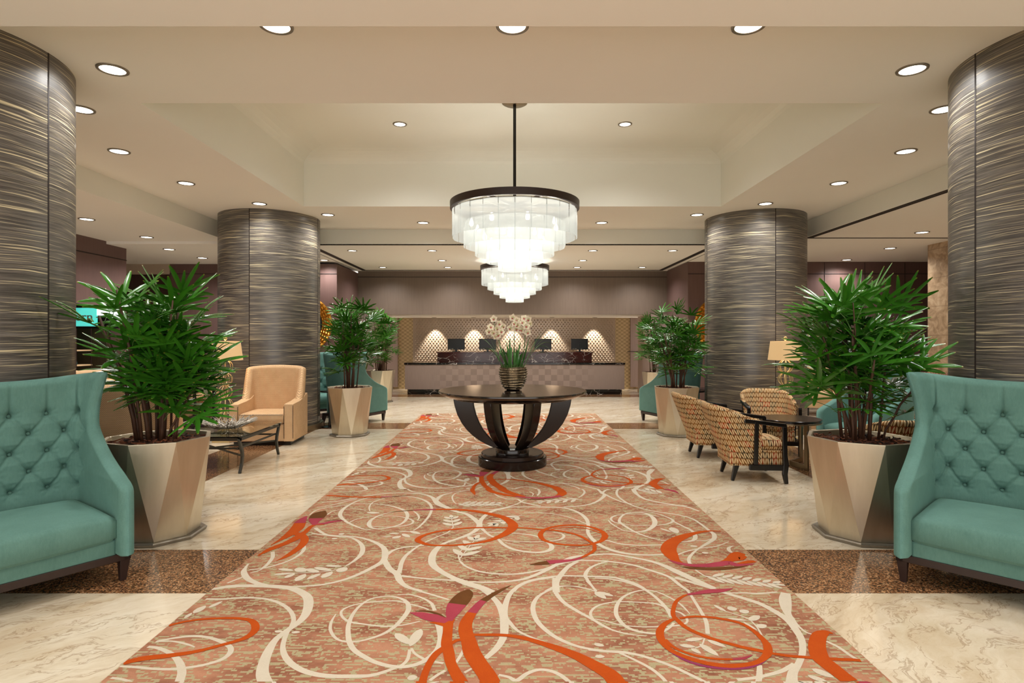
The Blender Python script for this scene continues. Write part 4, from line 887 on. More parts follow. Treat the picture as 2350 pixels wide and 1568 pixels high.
# ---------------------------------------------------------------- orchid bowl
root = empty('orchid_bowl', (TX+.008, TY, .8905), 0, 'ribbed metallic bowl of cream orchids standing on the round table', 'potted orchid')
prof = [(.075, 0), (.085, .004)]; n = 9
base = pw_([0, .04, .1, .2, .27], [.085, .125, .152, .17, .163])
for k in range(n*6+1):
    z = .008+.262*k/(n*6); prof.append((base(z)+.0065*math.sin(2*PI*k/6+.6), z))
prof += [(.152, .272), (.148, .24), (.01, .235)]
m = MB(); m.lathe(prof, 64, capt=False)
V = np.concatenate(m.v); a = np.arctan2(V[:, 1], V[:, 0]); V[:, 2] += .004*np.sin(3*a+V[:, 2]*40)*(V[:, 2] > .02); m.v = [V]
part(m, 'bowl', MAT['ceramic'], root, smooth=True)
rn = random.Random(3); m = MB()
for k in range(160):
    a = rn.random()*2*PI; r = .145*math.sqrt(rn.random()); p = (r*math.cos(a), r*math.sin(a), .235+rn.random()*.02)
    m.tube([p, (p[0]+rn.uniform(-.03, .03), p[1]+rn.uniform(-.03, .03), p[2]+.03+rn.random()*.03)], [.01, .002], 5)
part(m, 'moss', MAT['moss'], root)
def strap(m, p, tip, h, w, n=12):
    p = Vector(p); t = Vector(tip); L = []; d = t-p
    for k in range(n+1):
        s = k/n; q = p+d*s; q.z = p.z+(t.z-p.z)*s+h*math.sin(PI*min(1, s*.95))*.9; L.append(q)
    side = Vector((-d.y, d.x, 0)); side = side.normalized() if side.length > 1e-3 else Vector((1, 0, 0)); V = []
    for k, q in enumerate(L):
        s = k/n; ww = w*(.6+.4*math.sin(PI*s))*(1 if s < .7 else max(.05, (1-s)/.3)); V += [tuple(q-side*ww+Vector((0, 0, ww*.5))), tuple(q), tuple(q+side*ww+Vector((0, 0, ww*.5)))]
    m.add(V, [f for k in range(n) for f in ((3*k, 3*k+1, 3*k+4, 3*k+3), (3*k+1, 3*k+2, 3*k+5, 3*k+4))])
K = TY/1350
def sp(px, py, dy=0): return ((px-1177.5)*K, dy, (777-py)*K+1.5-.8905)
m = MB()
for px, py, h, dy in ((1093, 778, .12, .05), (1104, 801, .10, -.1), (1112, 808, .12, .12), (1123, 772, .0, 0), (1143, 838, .24, -.15), (1174, 858, .32, -.2), (1181, 846, .22, -.2), (1128, 776, .02, -.1), (1141, 780, .0, .1), (1150, 790, 0, -.06), (1196, 778, 0, .1),
                      (1262, 749, .06, .0), (1243, 764, .03, .1), (1294, 794, .24, -.05), (1283, 803, .2, .1), (1276, 826, .24, -.1), (1278, 829, .16, .05), (1216, 771, .0, .05), (1211, 790, .0, -.1), (1233, 770, .03, -.05), (1164, 800, .02, -.1), (1186, 800, .05, -.12), (1160, 780, 0, .1), (1170, 768, 0, .05), (1200, 812, .06, -.12), (1156, 812, .08, -.12), (1192, 815, .03, .1), (1180, 790, .0, .12), (1146, 806, .03, .1)):
    bx = max(-.11, min(.11, (px-1177)*K*.35+rn.uniform(-.03, .03))); strap(m, (bx, rn.uniform(-.05, .05), .24), sp(px, py, dy), h, .0115)
part(m, 'leaves', MAT['strap'], root, smooth=True)
def petal(m, ang, L, w, tilt, mi=0):
    P = []; UV = []
    for j in range(6):
        s = j/5; ww = w*math.sin(PI*min(.97, .18+s*.8)); zz_ = -.25*L*s*s+math.sin(tilt)*L*s
        P.append([(ww*t, s*L*math.cos(tilt), zz_+.12*L*(t*t)) for t in (-1, -.5, 0, .5, 1)]); UV.append([(t, s) for t in (-1, -.5, 0, .5, 1)])
    m.M = Matrix.Rotation(ang, 4, 'Z'); m.grid(P, UV, mi); m.M = None
bl = None
for si, (base_x, pts, blooms) in enumerate((
        (-.06, [(1160, 850), (1150, 800), (1140, 765), (1133, 740)], [(1134, 733), (1145, 744), (1153, 750), (1126, 752), (1131, 765), (1142, 770), (1122, 762), (1150, 762), (1140, 755), (1137, 774)]),
        (.0, [(1178, 850), (1180, 800), (1180, 760), (1178, 730)], [(1177, 730), (1186, 736), (1172, 754), (1188, 748), (1182, 744), (1184, 756), (1192, 757)]),
        (.06, [(1198, 850), (1203, 800), (1206, 760), (1206, 735)], [(1203, 732), (1213, 734), (1217, 745), (1200, 742), (1208, 750), (1198, 758), (1211, 764), (1206, 742)]))):
    m = MB(); m.tube([(base_x, 0, .22)]+[sp(*p) for p in pts[1:]], [.006, .005, .004, .003], 7); st = part(m, 'flower_stem', MAT['petiole'], root, smooth=True)
    for q, (px, py) in enumerate(blooms):
        m = MB()
        if bl is None:
            for k_, (an, L, w_) in enumerate(((0, .052, .024), (1.2, .05, .024), (-1.2, .05, .024), (2.35, .048, .022), (-2.35, .048, .022))): petal(m, an, L, w_, .35)
            bl = part(m, 'blossom', MAT['petal'], st, smooth=True); o = bl
            m = MB(); m.M = Matrix.Rotation(PI, 4, 'Z'); P = [[(t*.011*(1-.3*s), .022*s, .016-.022*s*s+.01*t*t) for t in (-1, 0, 1)] for s in (0, .5, 1)]; m.grid(P); lp = part(m, 'lip', MAT['lip'], bl, smooth=True)
        else:
            o = bl.copy(); COL.objects.link(o); o.parent = st; KID.setdefault(st.name, []).append(o)
            l2 = lp.copy(); COL.objects.link(l2); l2.parent = o
        x_, _, z_ = sp(px, py); o.location = (x_, -.03+rn.uniform(-.05, .03), z_); o.rotation_euler = (R(80)+rn.uniform(-.4, .3), rn.uniform(-.5, .5), rn.uniform(-.7, .7)); o.scale = (1.05,)*3

# ---------------------------------------------------------------- potted palms
def palm(label, seed, rad, height, ncane, nleaf, PR=.385, rot=0., name='potted_palm', L0=.33, obst=None):
    """planter, saucer, mulch, canes and a crown of fan leaves"""
    rn = random.Random(seed); root = empty(name, (0, 0, 0), 0, label, 'potted plant', 'rhapis palms in faceted planters'); H = .75; s = PR/.385
    top = [(PR*math.cos(rot+k*PI/4), PR*math.sin(rot+k*PI/4), H) for k in range(8)]; bot = [(.285*s*math.cos(rot+PI/8+k*PI/4), .285*s*math.sin(rot+PI/8+k*PI/4), .025) for k in range(8)]
    inn = [(v[0]*.92, v[1]*.92, H) for v in top]; low = [(v[0]*.86, v[1]*.86, H-.06) for v in top]
    m = MB(); V = top+bot+inn+low; F = []
    for k in range(8): n = (k+1) % 8; F += [(k, 8+k, n), (8+k, 8+n, n), (k, n, 16+n, 16+k), (16+k, 16+n, 24+n, 24+k)]
    F.append(tuple(range(15, 7, -1))); F.append(tuple(range(24, 32))[::-1]); m.add(V, F); part(m, 'planter', MAT['champagne'], root, bevel=.004, seg=2)
    m = MB(); m.lathe([(.30*s, 0), (.325*s, .0), (.335*s, .022), (.325*s, .03), (.30*s, .026)], 8, rot=rot+PI/8, capt=True); part(m, 'saucer', MAT['pewter'], root)
    m = MB(); P = []
    for j in range(7):
        P.append([(PR*.88*j/6*math.cos(a), PR*.88*j/6*math.sin(a), H-.045+.02*(1-j/6)) for a in np.linspace(0, 2*PI, 25)])
    m.grid(P)
    for k in range(150):
        a = rn.random()*2*PI; r = PR*.84*math.sqrt(rn.random()); c = Vector((r*math.cos(a), r*math.sin(a), H-.028+rn.random()*.012)); d = Vector((rn.uniform(-1, 1), rn.uniform(-1, 1), rn.uniform(-.3, .3))).normalized()*rn.uniform(.012, .03)
        m.beam(c-d, c+d, rn.uniform(.012, .028), rn.uniform(.004, .01), up=(rn.uniform(-.4, .4), rn.uniform(-.4, .4), 1), w2=.008)
    part(m, 'bark_mulch', MAT['bark'], root)
    fm = MB(); lid = 0
    def leaflet(p, d, nrm, L, w, droop):
        nonlocal lid
        side = d.cross(nrm).normalized(); V = []; UV = []; n = 5; q = Vector(p); dd = Vector(d)
        for k in range(n+1):
            t = k/n; ww = w*(.35+.65*math.sin(PI*min(1, .15+t*.75)))*(1 if t < .95 else .55)
            up = side.cross(dd).normalized()*-1
            V += [tuple(q-side*ww+up*ww*.45), tuple(q), tuple(q+side*ww+up*ww*.45)]; UV += [(0, lid+t*.985), (.5, lid+t*.985), (1, lid+t*.985)]
            q = q+dd*(L/n); dd = (dd+Vector((0, 0, -droop*(.3+t)/n))).normalized()
        fm.add(V, [f for k in range(n) for f in ((3*k, 3*k+1, 3*k+4, 3*k+3), (3*k+1, 3*k+2, 3*k+5, 3*k+4))], UV)
    def fan(p, out, nrm, L, nf):
        nonlocal lid
        lid += 1; sp_ = rn.uniform(1.1, 1.75)
        for k in range(nf):
            t = (k/(nf-1)-.5)*2; d = (Matrix.Rotation(t*sp_, 3, nrm) @ out).normalized()
            leaflet(p, d, nrm, L*(1-.22*t*t)*rn.uniform(.9, 1.06), L*.042+.004, rn.uniform(.35, .95))
    for c_ in range(ncane):
        a = 2*PI*c_/ncane*2.4+rn.random(); r0 = rn.uniform(.02, .16)*s; lean = rn.uniform(.02, .22)
        hc = (height-H-.2)*(rn.uniform(.38, 1.0) if c_ > 2 else rn.uniform(.82, .95)); a2 = a+rn.uniform(-.6, .6)
        pts = [Vector((r0*math.cos(a), r0*math.sin(a), H-.04))]
        for k in range(1, 6): t = k/5; pts.append(pts[0]+Vector((math.cos(a2)*lean*t**1.4*1.2+rn.uniform(-.008, .008), math.sin(a2)*lean*t**1.4*1.2+rn.uniform(-.008, .008), hc*t)))
        m = MB(); rad_ = rn.uniform(.008, .017); m.tube(pts, [rad_, rad_*.95, rad_*.9, rad_*.85, rad_*.75, rad_*.5], 7); part(m, 'cane', MAT['cane'], root, smooth=True)
        for k in range(nleaf):
            t = .30+.7*(k+rn.random())/nleaf if nleaf > 1 else 1; i_ = min(int(t*5), 4); p = pts[i_].lerp(pts[i_+1], t*5-i_)
            az = a2+k*2.4+rn.uniform(-.5, .5); el = rn.uniform(-.1, .55)+.75*t; 
            L = L0*rn.uniform(.75, 1.12); pet = rn.uniform(.4, 1)*max(.1, rad-L-.06)*(1.1-.45*max(0, math.sin(el)))
            for _ in range(5):
                if obst and any(math.hypot(p.x+math.cos(az)*math.cos(el)*(pet+L)*f_-ox, p.y+math.sin(az)*math.cos(el)*(pet+L)*f_-oy) < r_ and (zl is None or p.z+math.sin(el)*pet-.25 < zl) for f_ in (.6, 1) for ox, oy, r_, zl in obst): az += 1.15
                else: break
            o_ = Vector((math.cos(az)*math.cos(el), math.sin(az)*math.cos(el), math.sin(el))); e = p+o_*pet
            if e.z+L*max(o_.z, 0) > height+.02: e.z = height-L*max(o_.z, 0)-rn.random()*.08
            mid = p.lerp(e, .5)+Vector((0, 0, .03)); fm.tube([p, mid, e], [.0035, .003, .0025], 5, cap=False, mi=1)
            out = (o_+Vector((0, 0, rn.uniform(-.35, .15)))).normalized(); side = out.cross(Vector((0, 0, 1)))
            side = side.normalized() if side.length > .05 else Vector((1, 0, 0)); nr = side.cross(out).normalized(); nr = (Matrix.Rotation(rn.uniform(-.5, .5), 3, out) @ nr)
            fan(e, out, nr, L, rn.choice((5, 6, 7, 8)))
    part(fm, 'foliage', [MAT['leaf'], MAT['petiole']], root, smooth=True)
    return root
p = palm('large potted rhapis palm in a faceted silver-gold planter in the left foreground', 11, .72, 2.10, 15, 8, rot=R(3), obst=[(-1.33, -.38, .92, None), (-.35, -1.1, .84, 1.3)]); p.location = (-2.71, 4.5, 0)
p = palm('large potted rhapis palm in a faceted silver-gold planter in the right foreground', 27, .72, 2.06, 16, 8, rot=R(38), obst=[(1.38, -.37, .92, None), (.42, -1.04, .84, 1.3)]); p.location = (2.66, 4.5, 0)
p = palm('potted rhapis palm in a faceted planter left of the carpet, beside the tan armchair', 5, .70, 2.22, 13, 8, PR=.355, rot=R(-2), L0=.27); p.location = (-2.53, 9.15, 0)
p = palm('potted rhapis palm in a faceted planter right of the carpet, behind the barrel chairs', 8, .68, 2.16, 13, 8, PR=.355, rot=R(11), L0=.27); p.location = (2.55, 9.15, 0)
p = palm('potted rhapis palm at the left corner of the reception, furthest back on the left', 15, .66, 2.3, 11, 7, PR=.35, rot=R(20), L0=.28); p.location = (-3.12, 13.9, 0)
q = copy_tree(p); place(q, (3.36, 13.9, 0), 1.2, 'potted rhapis palm at the right corner of the reception, furthest back on the right', scale=(.85, .85, .95))

# ---------------------------------------------------------------- brass lamps
def lamp(label, loc):
    root = empty('floor_lamp', (0, 0, 0), 0, label, 'lamp', 'brass orb lamps')
    m = MB(); m.box((-.13, -.13, 0), (.13, .13, .07)); part(m, 'base', MAT['brass'], root, bevel=.004)
    m = MB(); m.tube([(0, 0, .07), (0, 0, 1.5)], .009, 10); part(m, 'stem', MAT['brass'], root)
    for k in range(6):
        z = .165+k*.185; m = MB()
        for q in range(4):
            a = q*PI/4+k*.25; m.tube([(.1*math.sin(t)*math.cos(a), .1*math.sin(t)*math.sin(a), z+.092*math.cos(t)) for t in np.linspace(0, 2*PI, 29)[:-1]], .0052, 6, closed=True)
        part(m, 'orb', MAT['brass'], root, smooth=True)
    m = MB(); m.lathe([(.24, 1.185), (.205, 1.46), (.201, 1.46), (.236, 1.185), (.24, 1.185)], 56, capb=False, capt=False); part(m, 'lamp_shade', MAT['shade'], root, smooth=True, auto=40)
    m = MB(); m.tube([(-.2, 0, 1.45), (.2, 0, 1.45)], .003, 5); m.tube([(0, -.2, 1.45), (0, .2, 1.45)], .003, 5); part(m, 'shade_spider', MAT['brass'], root)
    m = MB(); m.tube([(.024*math.cos(t), 0, 1.50+.026*math.sin(t)) for t in np.linspace(0, 2*PI, 21)[:-1]], .004, 6, closed=True); m.tube([(0, .02*math.cos(t), 1.5+.026*math.sin(t)) for t in np.linspace(0, 2*PI, 21)[:-1]], .004, 6, closed=True); part(m, 'finial', MAT['brass'], root, smooth=True)
    m = MB(); m.lathe([(.001, 1.27), (.025, 1.28), (.032, 1.31), (.02, 1.35)], 12); part(m, 'bulb', MAT['bulb'], root, smooth=True)
    ld = bpy.data.lights.new('lamp_bulb', 'POINT'); ld.energy = 6; ld.shadow_soft_size = .04; ld.color = (1, .8, .55); lo = bpy.data.objects.new('lamp_bulb', ld); COL.objects.link(lo); lo.parent = root; lo.location = (0, 0, 1.39)
    root.location = loc; return root
lamp('brass orb-stem lamp with a tan drum shade left of the tan armchair', (-4.19, 8.58, 0))
lamp('brass orb-stem lamp with a tan drum shade behind the barrel chairs on the right', (4.0, 8.62, 0))

# ---------------------------------------------------------------- glass coffee table with twig bowl
root = empty('coffee_table', (-3.58, 7.07, 0), 0, 'low glass coffee table on dark curved metal legs left of the carpet', 'table')
hx, hy, zt = .57, .56, .40
m = MB(); m.box((-hx-.01, -hy-.01, zt), (hx+.01, hy+.01, zt+.012)); part(m, 'glass_top', MAT['glass'], root)
m = MB()
for sy in (-1, 1): m.beam((-hx, sy*(hy-.015), zt-.02), (hx, sy*(hy-.015), zt-.02), .03, .035); m.beam((-hx+.03, sy*(hy-.07), .27), (hx-.03, sy*(hy-.07), .27), .02, .02)
for sx in (-1, 1): m.beam((sx*(hx-.015), -hy, zt-.02), (sx*(hx-.015), hy, zt-.02), .03, .035); m.beam((sx*(hx-.05), -hy+.03, .27), (sx*(hx-.05), hy-.03, .27), .02, .02)
part(m, 'frame', MAT['gunmetal'], root, bevel=.002)
for sx in (-1, 1):
    for sy in (-1, 1):
        m = MB(); c0 = [(1.0, .385), (.955, .33), (.87, .24), (.85, .18), (.88, .1), (.97, 0)]
        m.path([(sx*hx*(a if 0 else .97), sy*hy*a, z) for a, z in c0], .028, [.032, .036, .042, .04, .034, .026], up=(0, 1, 0)); part(m, 'leg', MAT['gunmetal'], root, bevel=.003)
m = MB()
for s_ in (-1, 1): m.beam((-hx*.95, -s_*hy*.86, .19), (hx*.95, s_*hy*.86, .19), .018, .018)
part(m, 'cross_stretcher', MAT['gunmetal'], root)
rn = random.Random(9); m = MB()
for k in range(190):
    a = rn.random()*2*PI; r0 = rn.uniform(.02, .16); r1 = rn.uniform(.2, .35); a1 = a+rn.uniform(-.9, .9); z0 = .012+r0*.1; z1 = .02+(r1/.35)**1.6*.10+rn.uniform(0, .03)
    pts = []
    for t in (0, .33, .66, 1): rr = r0+(r1-r0)*t; aa = a+(a1-a)*t; pts.append((rr*math.cos(aa), rr*math.sin(aa), z0+(z1-z0)*t**1.3+rn.uniform(-.006, .006)))
    m.tube(pts, [.004, .005, .0045, .003], 5)
tb = m.build('twig_bowl', MAT['silver'], smooth=True); tag(tb, 'shallow bowl of silver twigs lying on the glass coffee table', 'bowl'); tb.location = (-3.4, 7.02, .4125)
m = MB(); m.box((-.13, -.1, 0), (.13, .1, .022)); m.box((-.12, -.09, .022), (.12, .09, .04)); bx_ = m.build('table_book', MAT['espresso'], bevel=.002); tag(bx_, 'dark book lying at the far left of the glass coffee table', 'book'); bx_.location = (-3.9, 7.3, .4125)

# ---------------------------------------------------------------- nesting tables and side tables
def side_table(label, loc, r, z, rz=0):
    root = empty('side_table', (0, 0, 0), 0, label, 'table', 'round side tables with black tops')
    m = MB(); m.lathe([(r-.012, z-.032), (r, z-.028), (r, z-.004), (r-.004, z)], 64); part(m, 'tabletop', MAT['black'], root, smooth=True, auto=40)
    m = MB(); m.lathe([(r-.01, z-.045), (r+.004, z-.045), (r+.004, z-.033), (r-.01, z-.033)], 64, capb=False, capt=False); part(m, 'rim_band', MAT['bronze'], root, smooth=True, auto=30)
    for k in range(3):
        a = k*2*PI/3; m = MB(); m.beam((r*.86*math.cos(a), r*.86*math.sin(a), 0), (r*.86*math.cos(a), r*.86*math.sin(a), z-.04), .06, .022, up=(-math.sin(a), math.cos(a), 0)); part(m, 'leg', MAT['bronze'], root, bevel=.002)
        m = MB(); m.beam((0, 0, .035), (r*.86*math.cos(a), r*.86*math.sin(a), .035), .022, .05); part(m, 'foot_bar', MAT['bronze'], root, bevel=.002)
    root.location = loc; root.rotation_euler = (0, 0, rz); return root
side_table('taller round black-topped table between the barrel chairs on the right', (3.28, 6.95, 0), .34, .56, R(40))
side_table('lower round black-topped table partly behind the right planter', (3.5, 6.2, 0), .36, .485, R(220))
side_table('round black-topped table beside the leaf-patterned chairs on the far left', (-5.2, 10.55, 0), .3, .5, R(10))
def drinks_table(label, loc):
    root = empty('pedestal_table', (0, 0, 0), 0, label, 'table', 'black pedestal tables'); m = MB(); m.lathe([(.15, .595), (.155, .6), (.155, .615), (.15, .62)], 40); part(m, 'tabletop', MAT['black'], root, smooth=True, auto=40)
    m = MB(); m.tube([(0, 0, .02), (0, 0, .6)], .02, 12); part(m, 'pole', MAT['black'], root, smooth=True, auto=40)
    m = MB(); m.lathe([(.14, 0), (.14, .012), (.03, .03)], 40); part(m, 'foot', MAT['black'], root, smooth=True, auto=40); root.location = loc; return root
drinks_table('slim black pedestal table just right of the rear left column', (-3.09, 9.95, 0))
drinks_table('slim black pedestal table just left of the rear right column', (3.09, 9.95, 0))
# dark wooden chairs with bowed legs behind the wing chairs
def bow_chair(label, loc, rz):
    root = empty('bowed_frame_chair', (0, 0, 0), 0, label, 'chair', 'dark bowed-frame chairs')
    m = MB(); m.box((-.25, -.24, .40), (.25, .24, .45)); part(m, 'seat', MAT['espresso'], root, bevel=.012)
    for sx in (-1, 1):
        m = MB(); m.path([(sx*.24, .30, 0), (sx*.24, .2, .25), (sx*.24, .2, .5), (sx*.24, .3, .85)], .03, .035, up=(0, 1, 0)); part(m, 'leg', MAT['black'], root)
        m = MB(); m.path([(sx*.24, -.28, 0), (sx*.24, -.2, .2), (sx*.24, -.2, .42)], .03, .035, up=(0, 1, 0)); part(m, 'leg', MAT['black'], root)
    m = MB(); m.box((-.25, .27, .72), (.25, .30, .88)); part(m, 'backrest', MAT['espresso'], root, bevel=.008); root.location = loc; root.rotation_euler = (0, 0, rz); return root
b1 = bow_chair('dark wooden chair with bowed legs just right of the rear left column', (-4.05, 12.4, 0), fac(-1, 0))
b2 = copy_tree(b1); place(b2, (4.05, 12.4, 0), fac(1, 0), 'dark wooden chair with bowed legs just left of the rear right column')
# tan and herringbone seats deep in the right seating area
def lounge_seat(label, loc, rz, mat, w, h, cat='armchair'):
    root = empty('lounge_chair', (0, 0, 0), 0, label, cat); m = MB(); V, F, UV = shell(lambda z: w/2-.06, pw_([0, .55, .62, h], [.6, .6, .2, .1]), lambda z: 0, .16, h, .1, 30, 26, yback=lambda z: .3+.05*z, rc_=.1); m.add(V, F, UV); part(m, 'back', mat, root, smooth=True)
    m = MB(); cushion(m, -w/2+.1, w/2-.1, -.33, .25, .28, .43, .03, .03, n=8); part(m, 'seat_cushion', mat, root, smooth=True, boxuv=True)
    m = MB(); m.box((-w/2+.08, -.3, .16), (w/2-.08, .25, .3)); part(m, 'seat_base', mat, root, boxuv=True)
    for sx in (-1, 1):
        for y in (-.26, .26): m = MB(); m.beam((sx*(w/2-.1), y, .18), (sx*(w/2-.11), y, 0), .05, .05, w2=.03, h2=.03, up=(0, 1, 0)); part(m, 'leg', MAT['black'], root)
    root.location = loc; root.rotation_euler = (0, 0, rz); return root
lounge_seat('tan lounge chair against the back wall just right of the rear right column', (6.1, 11.6, 0), fac(-.3, -1), MAT['tan_plain'], .8, .95)
lounge_seat('rust herringbone-patterned chair behind the teal wing chairs on the right', (5.85, 8.45, 0), fac(-.7, -.7), MAT['herring'], .75, 1.0)
lounge_seat('tan lounge chair furthest right along the back wall', (7.4, 12.0, 0), fac(-.3, -1), MAT['tan_plain'], .8, .95)

# ---------------------------------------------------------------- reception desk
root = empty('reception_desk', (.06, 16.0, 0), 0, 'long wood-fronted reception desk with a black marble counter', 'desk')
m = MB(); m.box((-2.93, -.3, .14), (2.93, .5, .80)); part(m, 'front_panel', MAT['parquet'], root)
m = MB(); m.box((-2.87, -.24, 0), (2.87, .45, .145)); part(m, 'plinth', MAT['black_marble'], root)
m = MB(); m.box((-2.95, -.32, .80), (2.95, .52, .85)); part(m, 'counter_top', MAT['black_marble'], root, bevel=.003)
m = MB(); m.box((-2.1, .0, .85), (2.1, .5, 1.10)); part(m, 'raised_ledge', MAT['rosso_marble'], root, bevel=.003)
m = MB(); m.box((-2.13, -.03, 1.10), (2.13, .53, 1.13)); part(m, 'ledge_top', MAT['rosso_marble'], root, bevel=.003)
def monitor(label, x):
    root = empty('computer_monitor', (x, 16.32, 1.13), 0, label, 'monitor', 'monitors on the reception desk')
    m = MB(); m.box((-.235, -.02, .06), (.235, .015, .36)); part(m, 'screen_housing', MAT['monitor'], root, bevel=.004)
    m = MB(); m.box((-.03, -.045, .03), (.03, -.02, .22)); m.box((-.1, -.07, 0), (.1, .09, .012)); m.box((-.025, -.03, 0), (.025, -.01, .1)); part(m, 'stand', MAT['monitor'], root)
    m = MB(); m.box((-.2, -.023, .075), (-.15, -.0205, .09)); m.box((-.13, -.023, .075), (-.08, -.0205, .095)); m.box((.02, -.023, .08), (.06, -.0205, .09)); part(m, 'label_plate', MAT['pewter'], root)
for lab, px in (('black computer monitor on the reception desk, leftmost of four', 1047), ('black computer monitor on the reception desk, second from the left behind the orchids', 1119), ('black computer monitor on the reception desk, third from the left', 1246), ('black computer monitor on the reception desk, rightmost of four', 1330)):
    monitor(lab, (px-1176)*16.32/1350)
# ---------------------------------------------------------------- round gold mirrors
def sunburst(label, x):
    root = empty('wall_mirror', (x, 13.18, 1.82), 0, label, 'mirror', 'round gold-framed mirrors'); m = MB(); V = []; F = []; n = 40
    ro, ri = .64, .42; rings = 4
    for j in range(rings):
        for k in range(n):
            a0, a1 = 2*PI*k/n, 2*PI*(k+1)/n; r0 = ri+(ro-ri)*j/rings; r1 = ri+(ro-ri)*(j+1)/rings; am = (a0+a1)/2; rm = (r0+r1)/2; b = len(V)
            V += [(r0*math.cos(a0), -.02, r0*math.sin(a0)), (r1*math.cos(a0), -.02, r1*math.sin(a0)), (r1*math.cos(a1), -.02, r1*math.sin(a1)), (r0*math.cos(a1), -.02, r0*math.sin(a1)), (rm*math.cos(am), -.06, rm*math.sin(am))]
            F += [(b, b+1, b+4), (b+1, b+2, b+4), (b+2, b+3, b+4), (b+3, b, b+4)]
    m.add(V, F); part(m, 'frame', MAT['gold'], root)
    m = MB(); m.M = Matrix.Rotation(R(90), 4, 'X'); m.lathe([(ro, -.02), (ro, .02)], 64); part(m, 'backing', MAT['gold'], root)
    m = MB(); m.M = Matrix.Rotation(R(90), 4, 'X'); m.lathe([(.42, .02), (.42, .03)], 64); part(m, 'mirror_glass', MAT['mirror'], root)
sunburst('round gold-framed mirror on the back wall just right of the rear left column', -4.68)
sunburst('round gold-framed mirror on the back wall just left of the rear right column', 4.72)
# ---------------------------------------------------------------- niche shop on the left
m = MB(); m.box((-9.2, 10.72, 0), (-7.4, 10.8, 2.3)); m.box((-9.3, 7.9, 0), (-9.2, 10.8, 2.3)); m.box((-9.2, 8.0, 0), (-7.4, 8.1, 2.3)); m.box((-9.3, 7.9, 2.09), (-7.4, 10.86, 2.3))
g = G('olive_panel', .6); x, y, z = g.coord(); f = g.noise(g.vec(x*30, y*30, z*4), 1, 3); g.set('Base Color', g.mix(f, '#2b2413', '#40361c'))
tag(m.build('wall_niche_left', g.mat), kind='structure')
root = empty('illuminated_sign', (-7.47, 9.9, 1.86), R(8), 'glowing teal sign with the letters ern in the shop niche behind the large left palm', 'sign')
m = MB(); m.box((-.42, -.03, -.155), (.45, 0, .155)); part(m, 'sign_panel', MAT['teal_screen'], root)
m = MB(); m.box((-.45, -.05, -.19), (.9, -.0, -.16)); m.box((.47, -.04, -.16), (.9, -.01, -.01)); part(m, 'sign_frame', MAT['black'], root)
m = MB(); m.box((.455, -.035, .03), (.60, -.01, .155)); m.box((.60, -.035, -.01), (.80, -.01, .155)); part(m, 'light_panel', MAT['white_screen'], root)
tc = bpy.data.curves.new('lettering', 'FONT'); tc.body = 'ern'; tc.size = .2; tc.extrude = .008; tc.align_x = 'RIGHT'; tc.align_y = 'CENTER'
tmp = bpy.data.objects.new('lettering', tc); COL.objects.link(tmp); me = bpy.data.meshes.new_from_object(tmp.evaluated_get(bpy.context.evaluated_depsgraph_get())); bpy.data.objects.remove(tmp)
me.materials.clear(); me.materials.append(MAT['pewter']); to = bpy.data.objects.new('lettering', me); COL.objects.link(to); to.parent = root; to.location = (.40, -.045, .0); to.rotation_euler = (R(90), 0, 0)
root = empty('bar_counter', (-7.55, 9.55, 0), 0, 'dark counter with a pale wooden top in the shop niche on the left', 'counter')
m = MB(); m.box((-.5, -1.2, 0), (.1, 1.1, .84)); part(m, 'body', MAT['black'], root)
m = MB(); m.box((-.55, -1.25, .84), (.0, 1.15, .875)); part(m, 'worktop', MAT['tan_plain'], root)
root = empty('display_shelf', (-7.8, 10.3, 0), 0, 'small wooden display shelves standing in the shop niche on the left', 'shelf')
for z_ in (1.02, 1.28): m = MB(); m.box((-.25, -.2, z_), (.3, .2, z_+.02)); part(m, 'shelf_board', MAT['tan_plain'], root)
m = MB()
for sx in (-.24, .28): m.box((sx, -.19, .875), (sx+.02, -.17, 1.75)); m.box((sx, .17, .875), (sx+.02, .19, 1.75))
part(m, 'upright', MAT['espresso'], root)
m = MB(); m.lathe([(.03, 0), (.035, .02), (.02, .06), (.028, .1), (.01, .13)], 14); o = m.build('ornament', MAT['pile_pink'], smooth=True); tag(o, 'small pink and white ornament on the upper display shelf in the niche', 'ornament'); o.location = (-7.7, 10.2, 1.305)
m = MB(); m.box((-.1, -.05, 0), (.1, .05, .05)); m.lathe([(.05, .05), (.06, .08), (.03, .13)], 12); o = m.build('ornament', MAT['blue_velvet'], bevel=.004); tag(o, 'small blue and white ornament on the lower display shelf in the niche', 'ornament'); o.location = (-7.72, 10.25, 1.045)
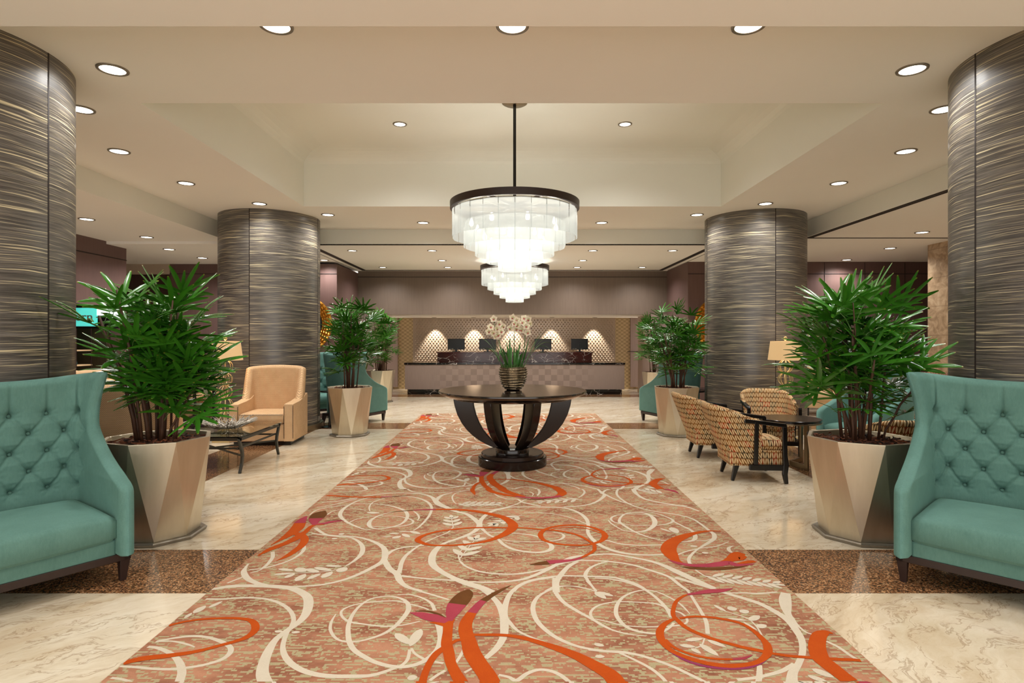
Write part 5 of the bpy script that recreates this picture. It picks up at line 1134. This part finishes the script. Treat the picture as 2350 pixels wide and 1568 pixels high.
m = MB(); m.beam((-.09, 0, 0), (-.12, 0, .17), .24, .012, up=(1, 0, 0)); o = m.build('laptop_screen', MAT['monitor']); tag(o, 'small dark upright screen standing on the niche counter', 'screen'); o.location = (-7.62, 9.6, .876)
# white orchids on a ledge in the right background
def white_orchid(label, loc, sd):
    rn = random.Random(sd); root = empty('white_orchid', (0, 0, 0), 0, label, 'potted orchid', 'white orchids in glass vases'); m = MB(); m.lathe([(.07, 0), (.09, .02), (.1, .3), (.095, .32)], 24, capt=False); part(m, 'vase', MAT['ceramic'], root, smooth=True)
    m = MB(); ps = []
    for k in range(3):
        a = k*2.1+rn.random(); pts = [(0, 0, .25), (.06*math.cos(a), .06*math.sin(a), .6), (.22*math.cos(a), .22*math.sin(a), .82)]; m.tube(pts, .004, 5); ps.append(pts)
    part(m, 'flower_stem', MAT['petiole'], root); m = MB()
    for pts in ps:
        for t in (.3, .55, .8, 1): c = Vector(pts[1]).lerp(Vector(pts[2]), t); m.M = Matrix.Translation(c) @ Euler((R(80), 0, rn.uniform(-.8, .8))).to_matrix().to_4x4(); \
            [m.grid([[(w*.035*math.sin(PI*min(.95, .2+s*.75))*math.cos(a)-s*.055*math.sin(a), w*.035*math.sin(PI*min(.95, .2+s*.75))*math.sin(a)+s*.055*math.cos(a), .01*w*w) for w in (-1, 0, 1)] for s in (0, .33, .66, 1)], [[(w, s) for w in (-1, 0, 1)] for s in (0, .33, .66, 1)]) for a in (0, 1.25, 2.5, 3.8, 5.0)]
    m.M = None; part(m, 'blossoms', MAT['petal'], root, smooth=True); root.location = loc
root = empty('console_table', (6.9, 12.7, 0), 0, 'dark console table against the back wall behind the large right palm', 'table')
m = MB(); m.box((-1.1, -.2, .86), (1.1, .2, .9)); part(m, 'tabletop', MAT['espresso'], root)
for sx in (-1, 1):
    for sy in (-1, 1): m = MB(); m.box((sx*1.05-.025, sy*.16-.025, 0), (sx*1.05+.025, sy*.16+.025, .86)); part(m, 'leg', MAT['espresso'], root)
white_orchid('white orchids in a vase behind the upper left leaves of the large right palm', (6.5, 12.7, .901), 1)
white_orchid('white orchids in a vase behind the middle of the large right palm', (7.75, 12.7, .901), 4)
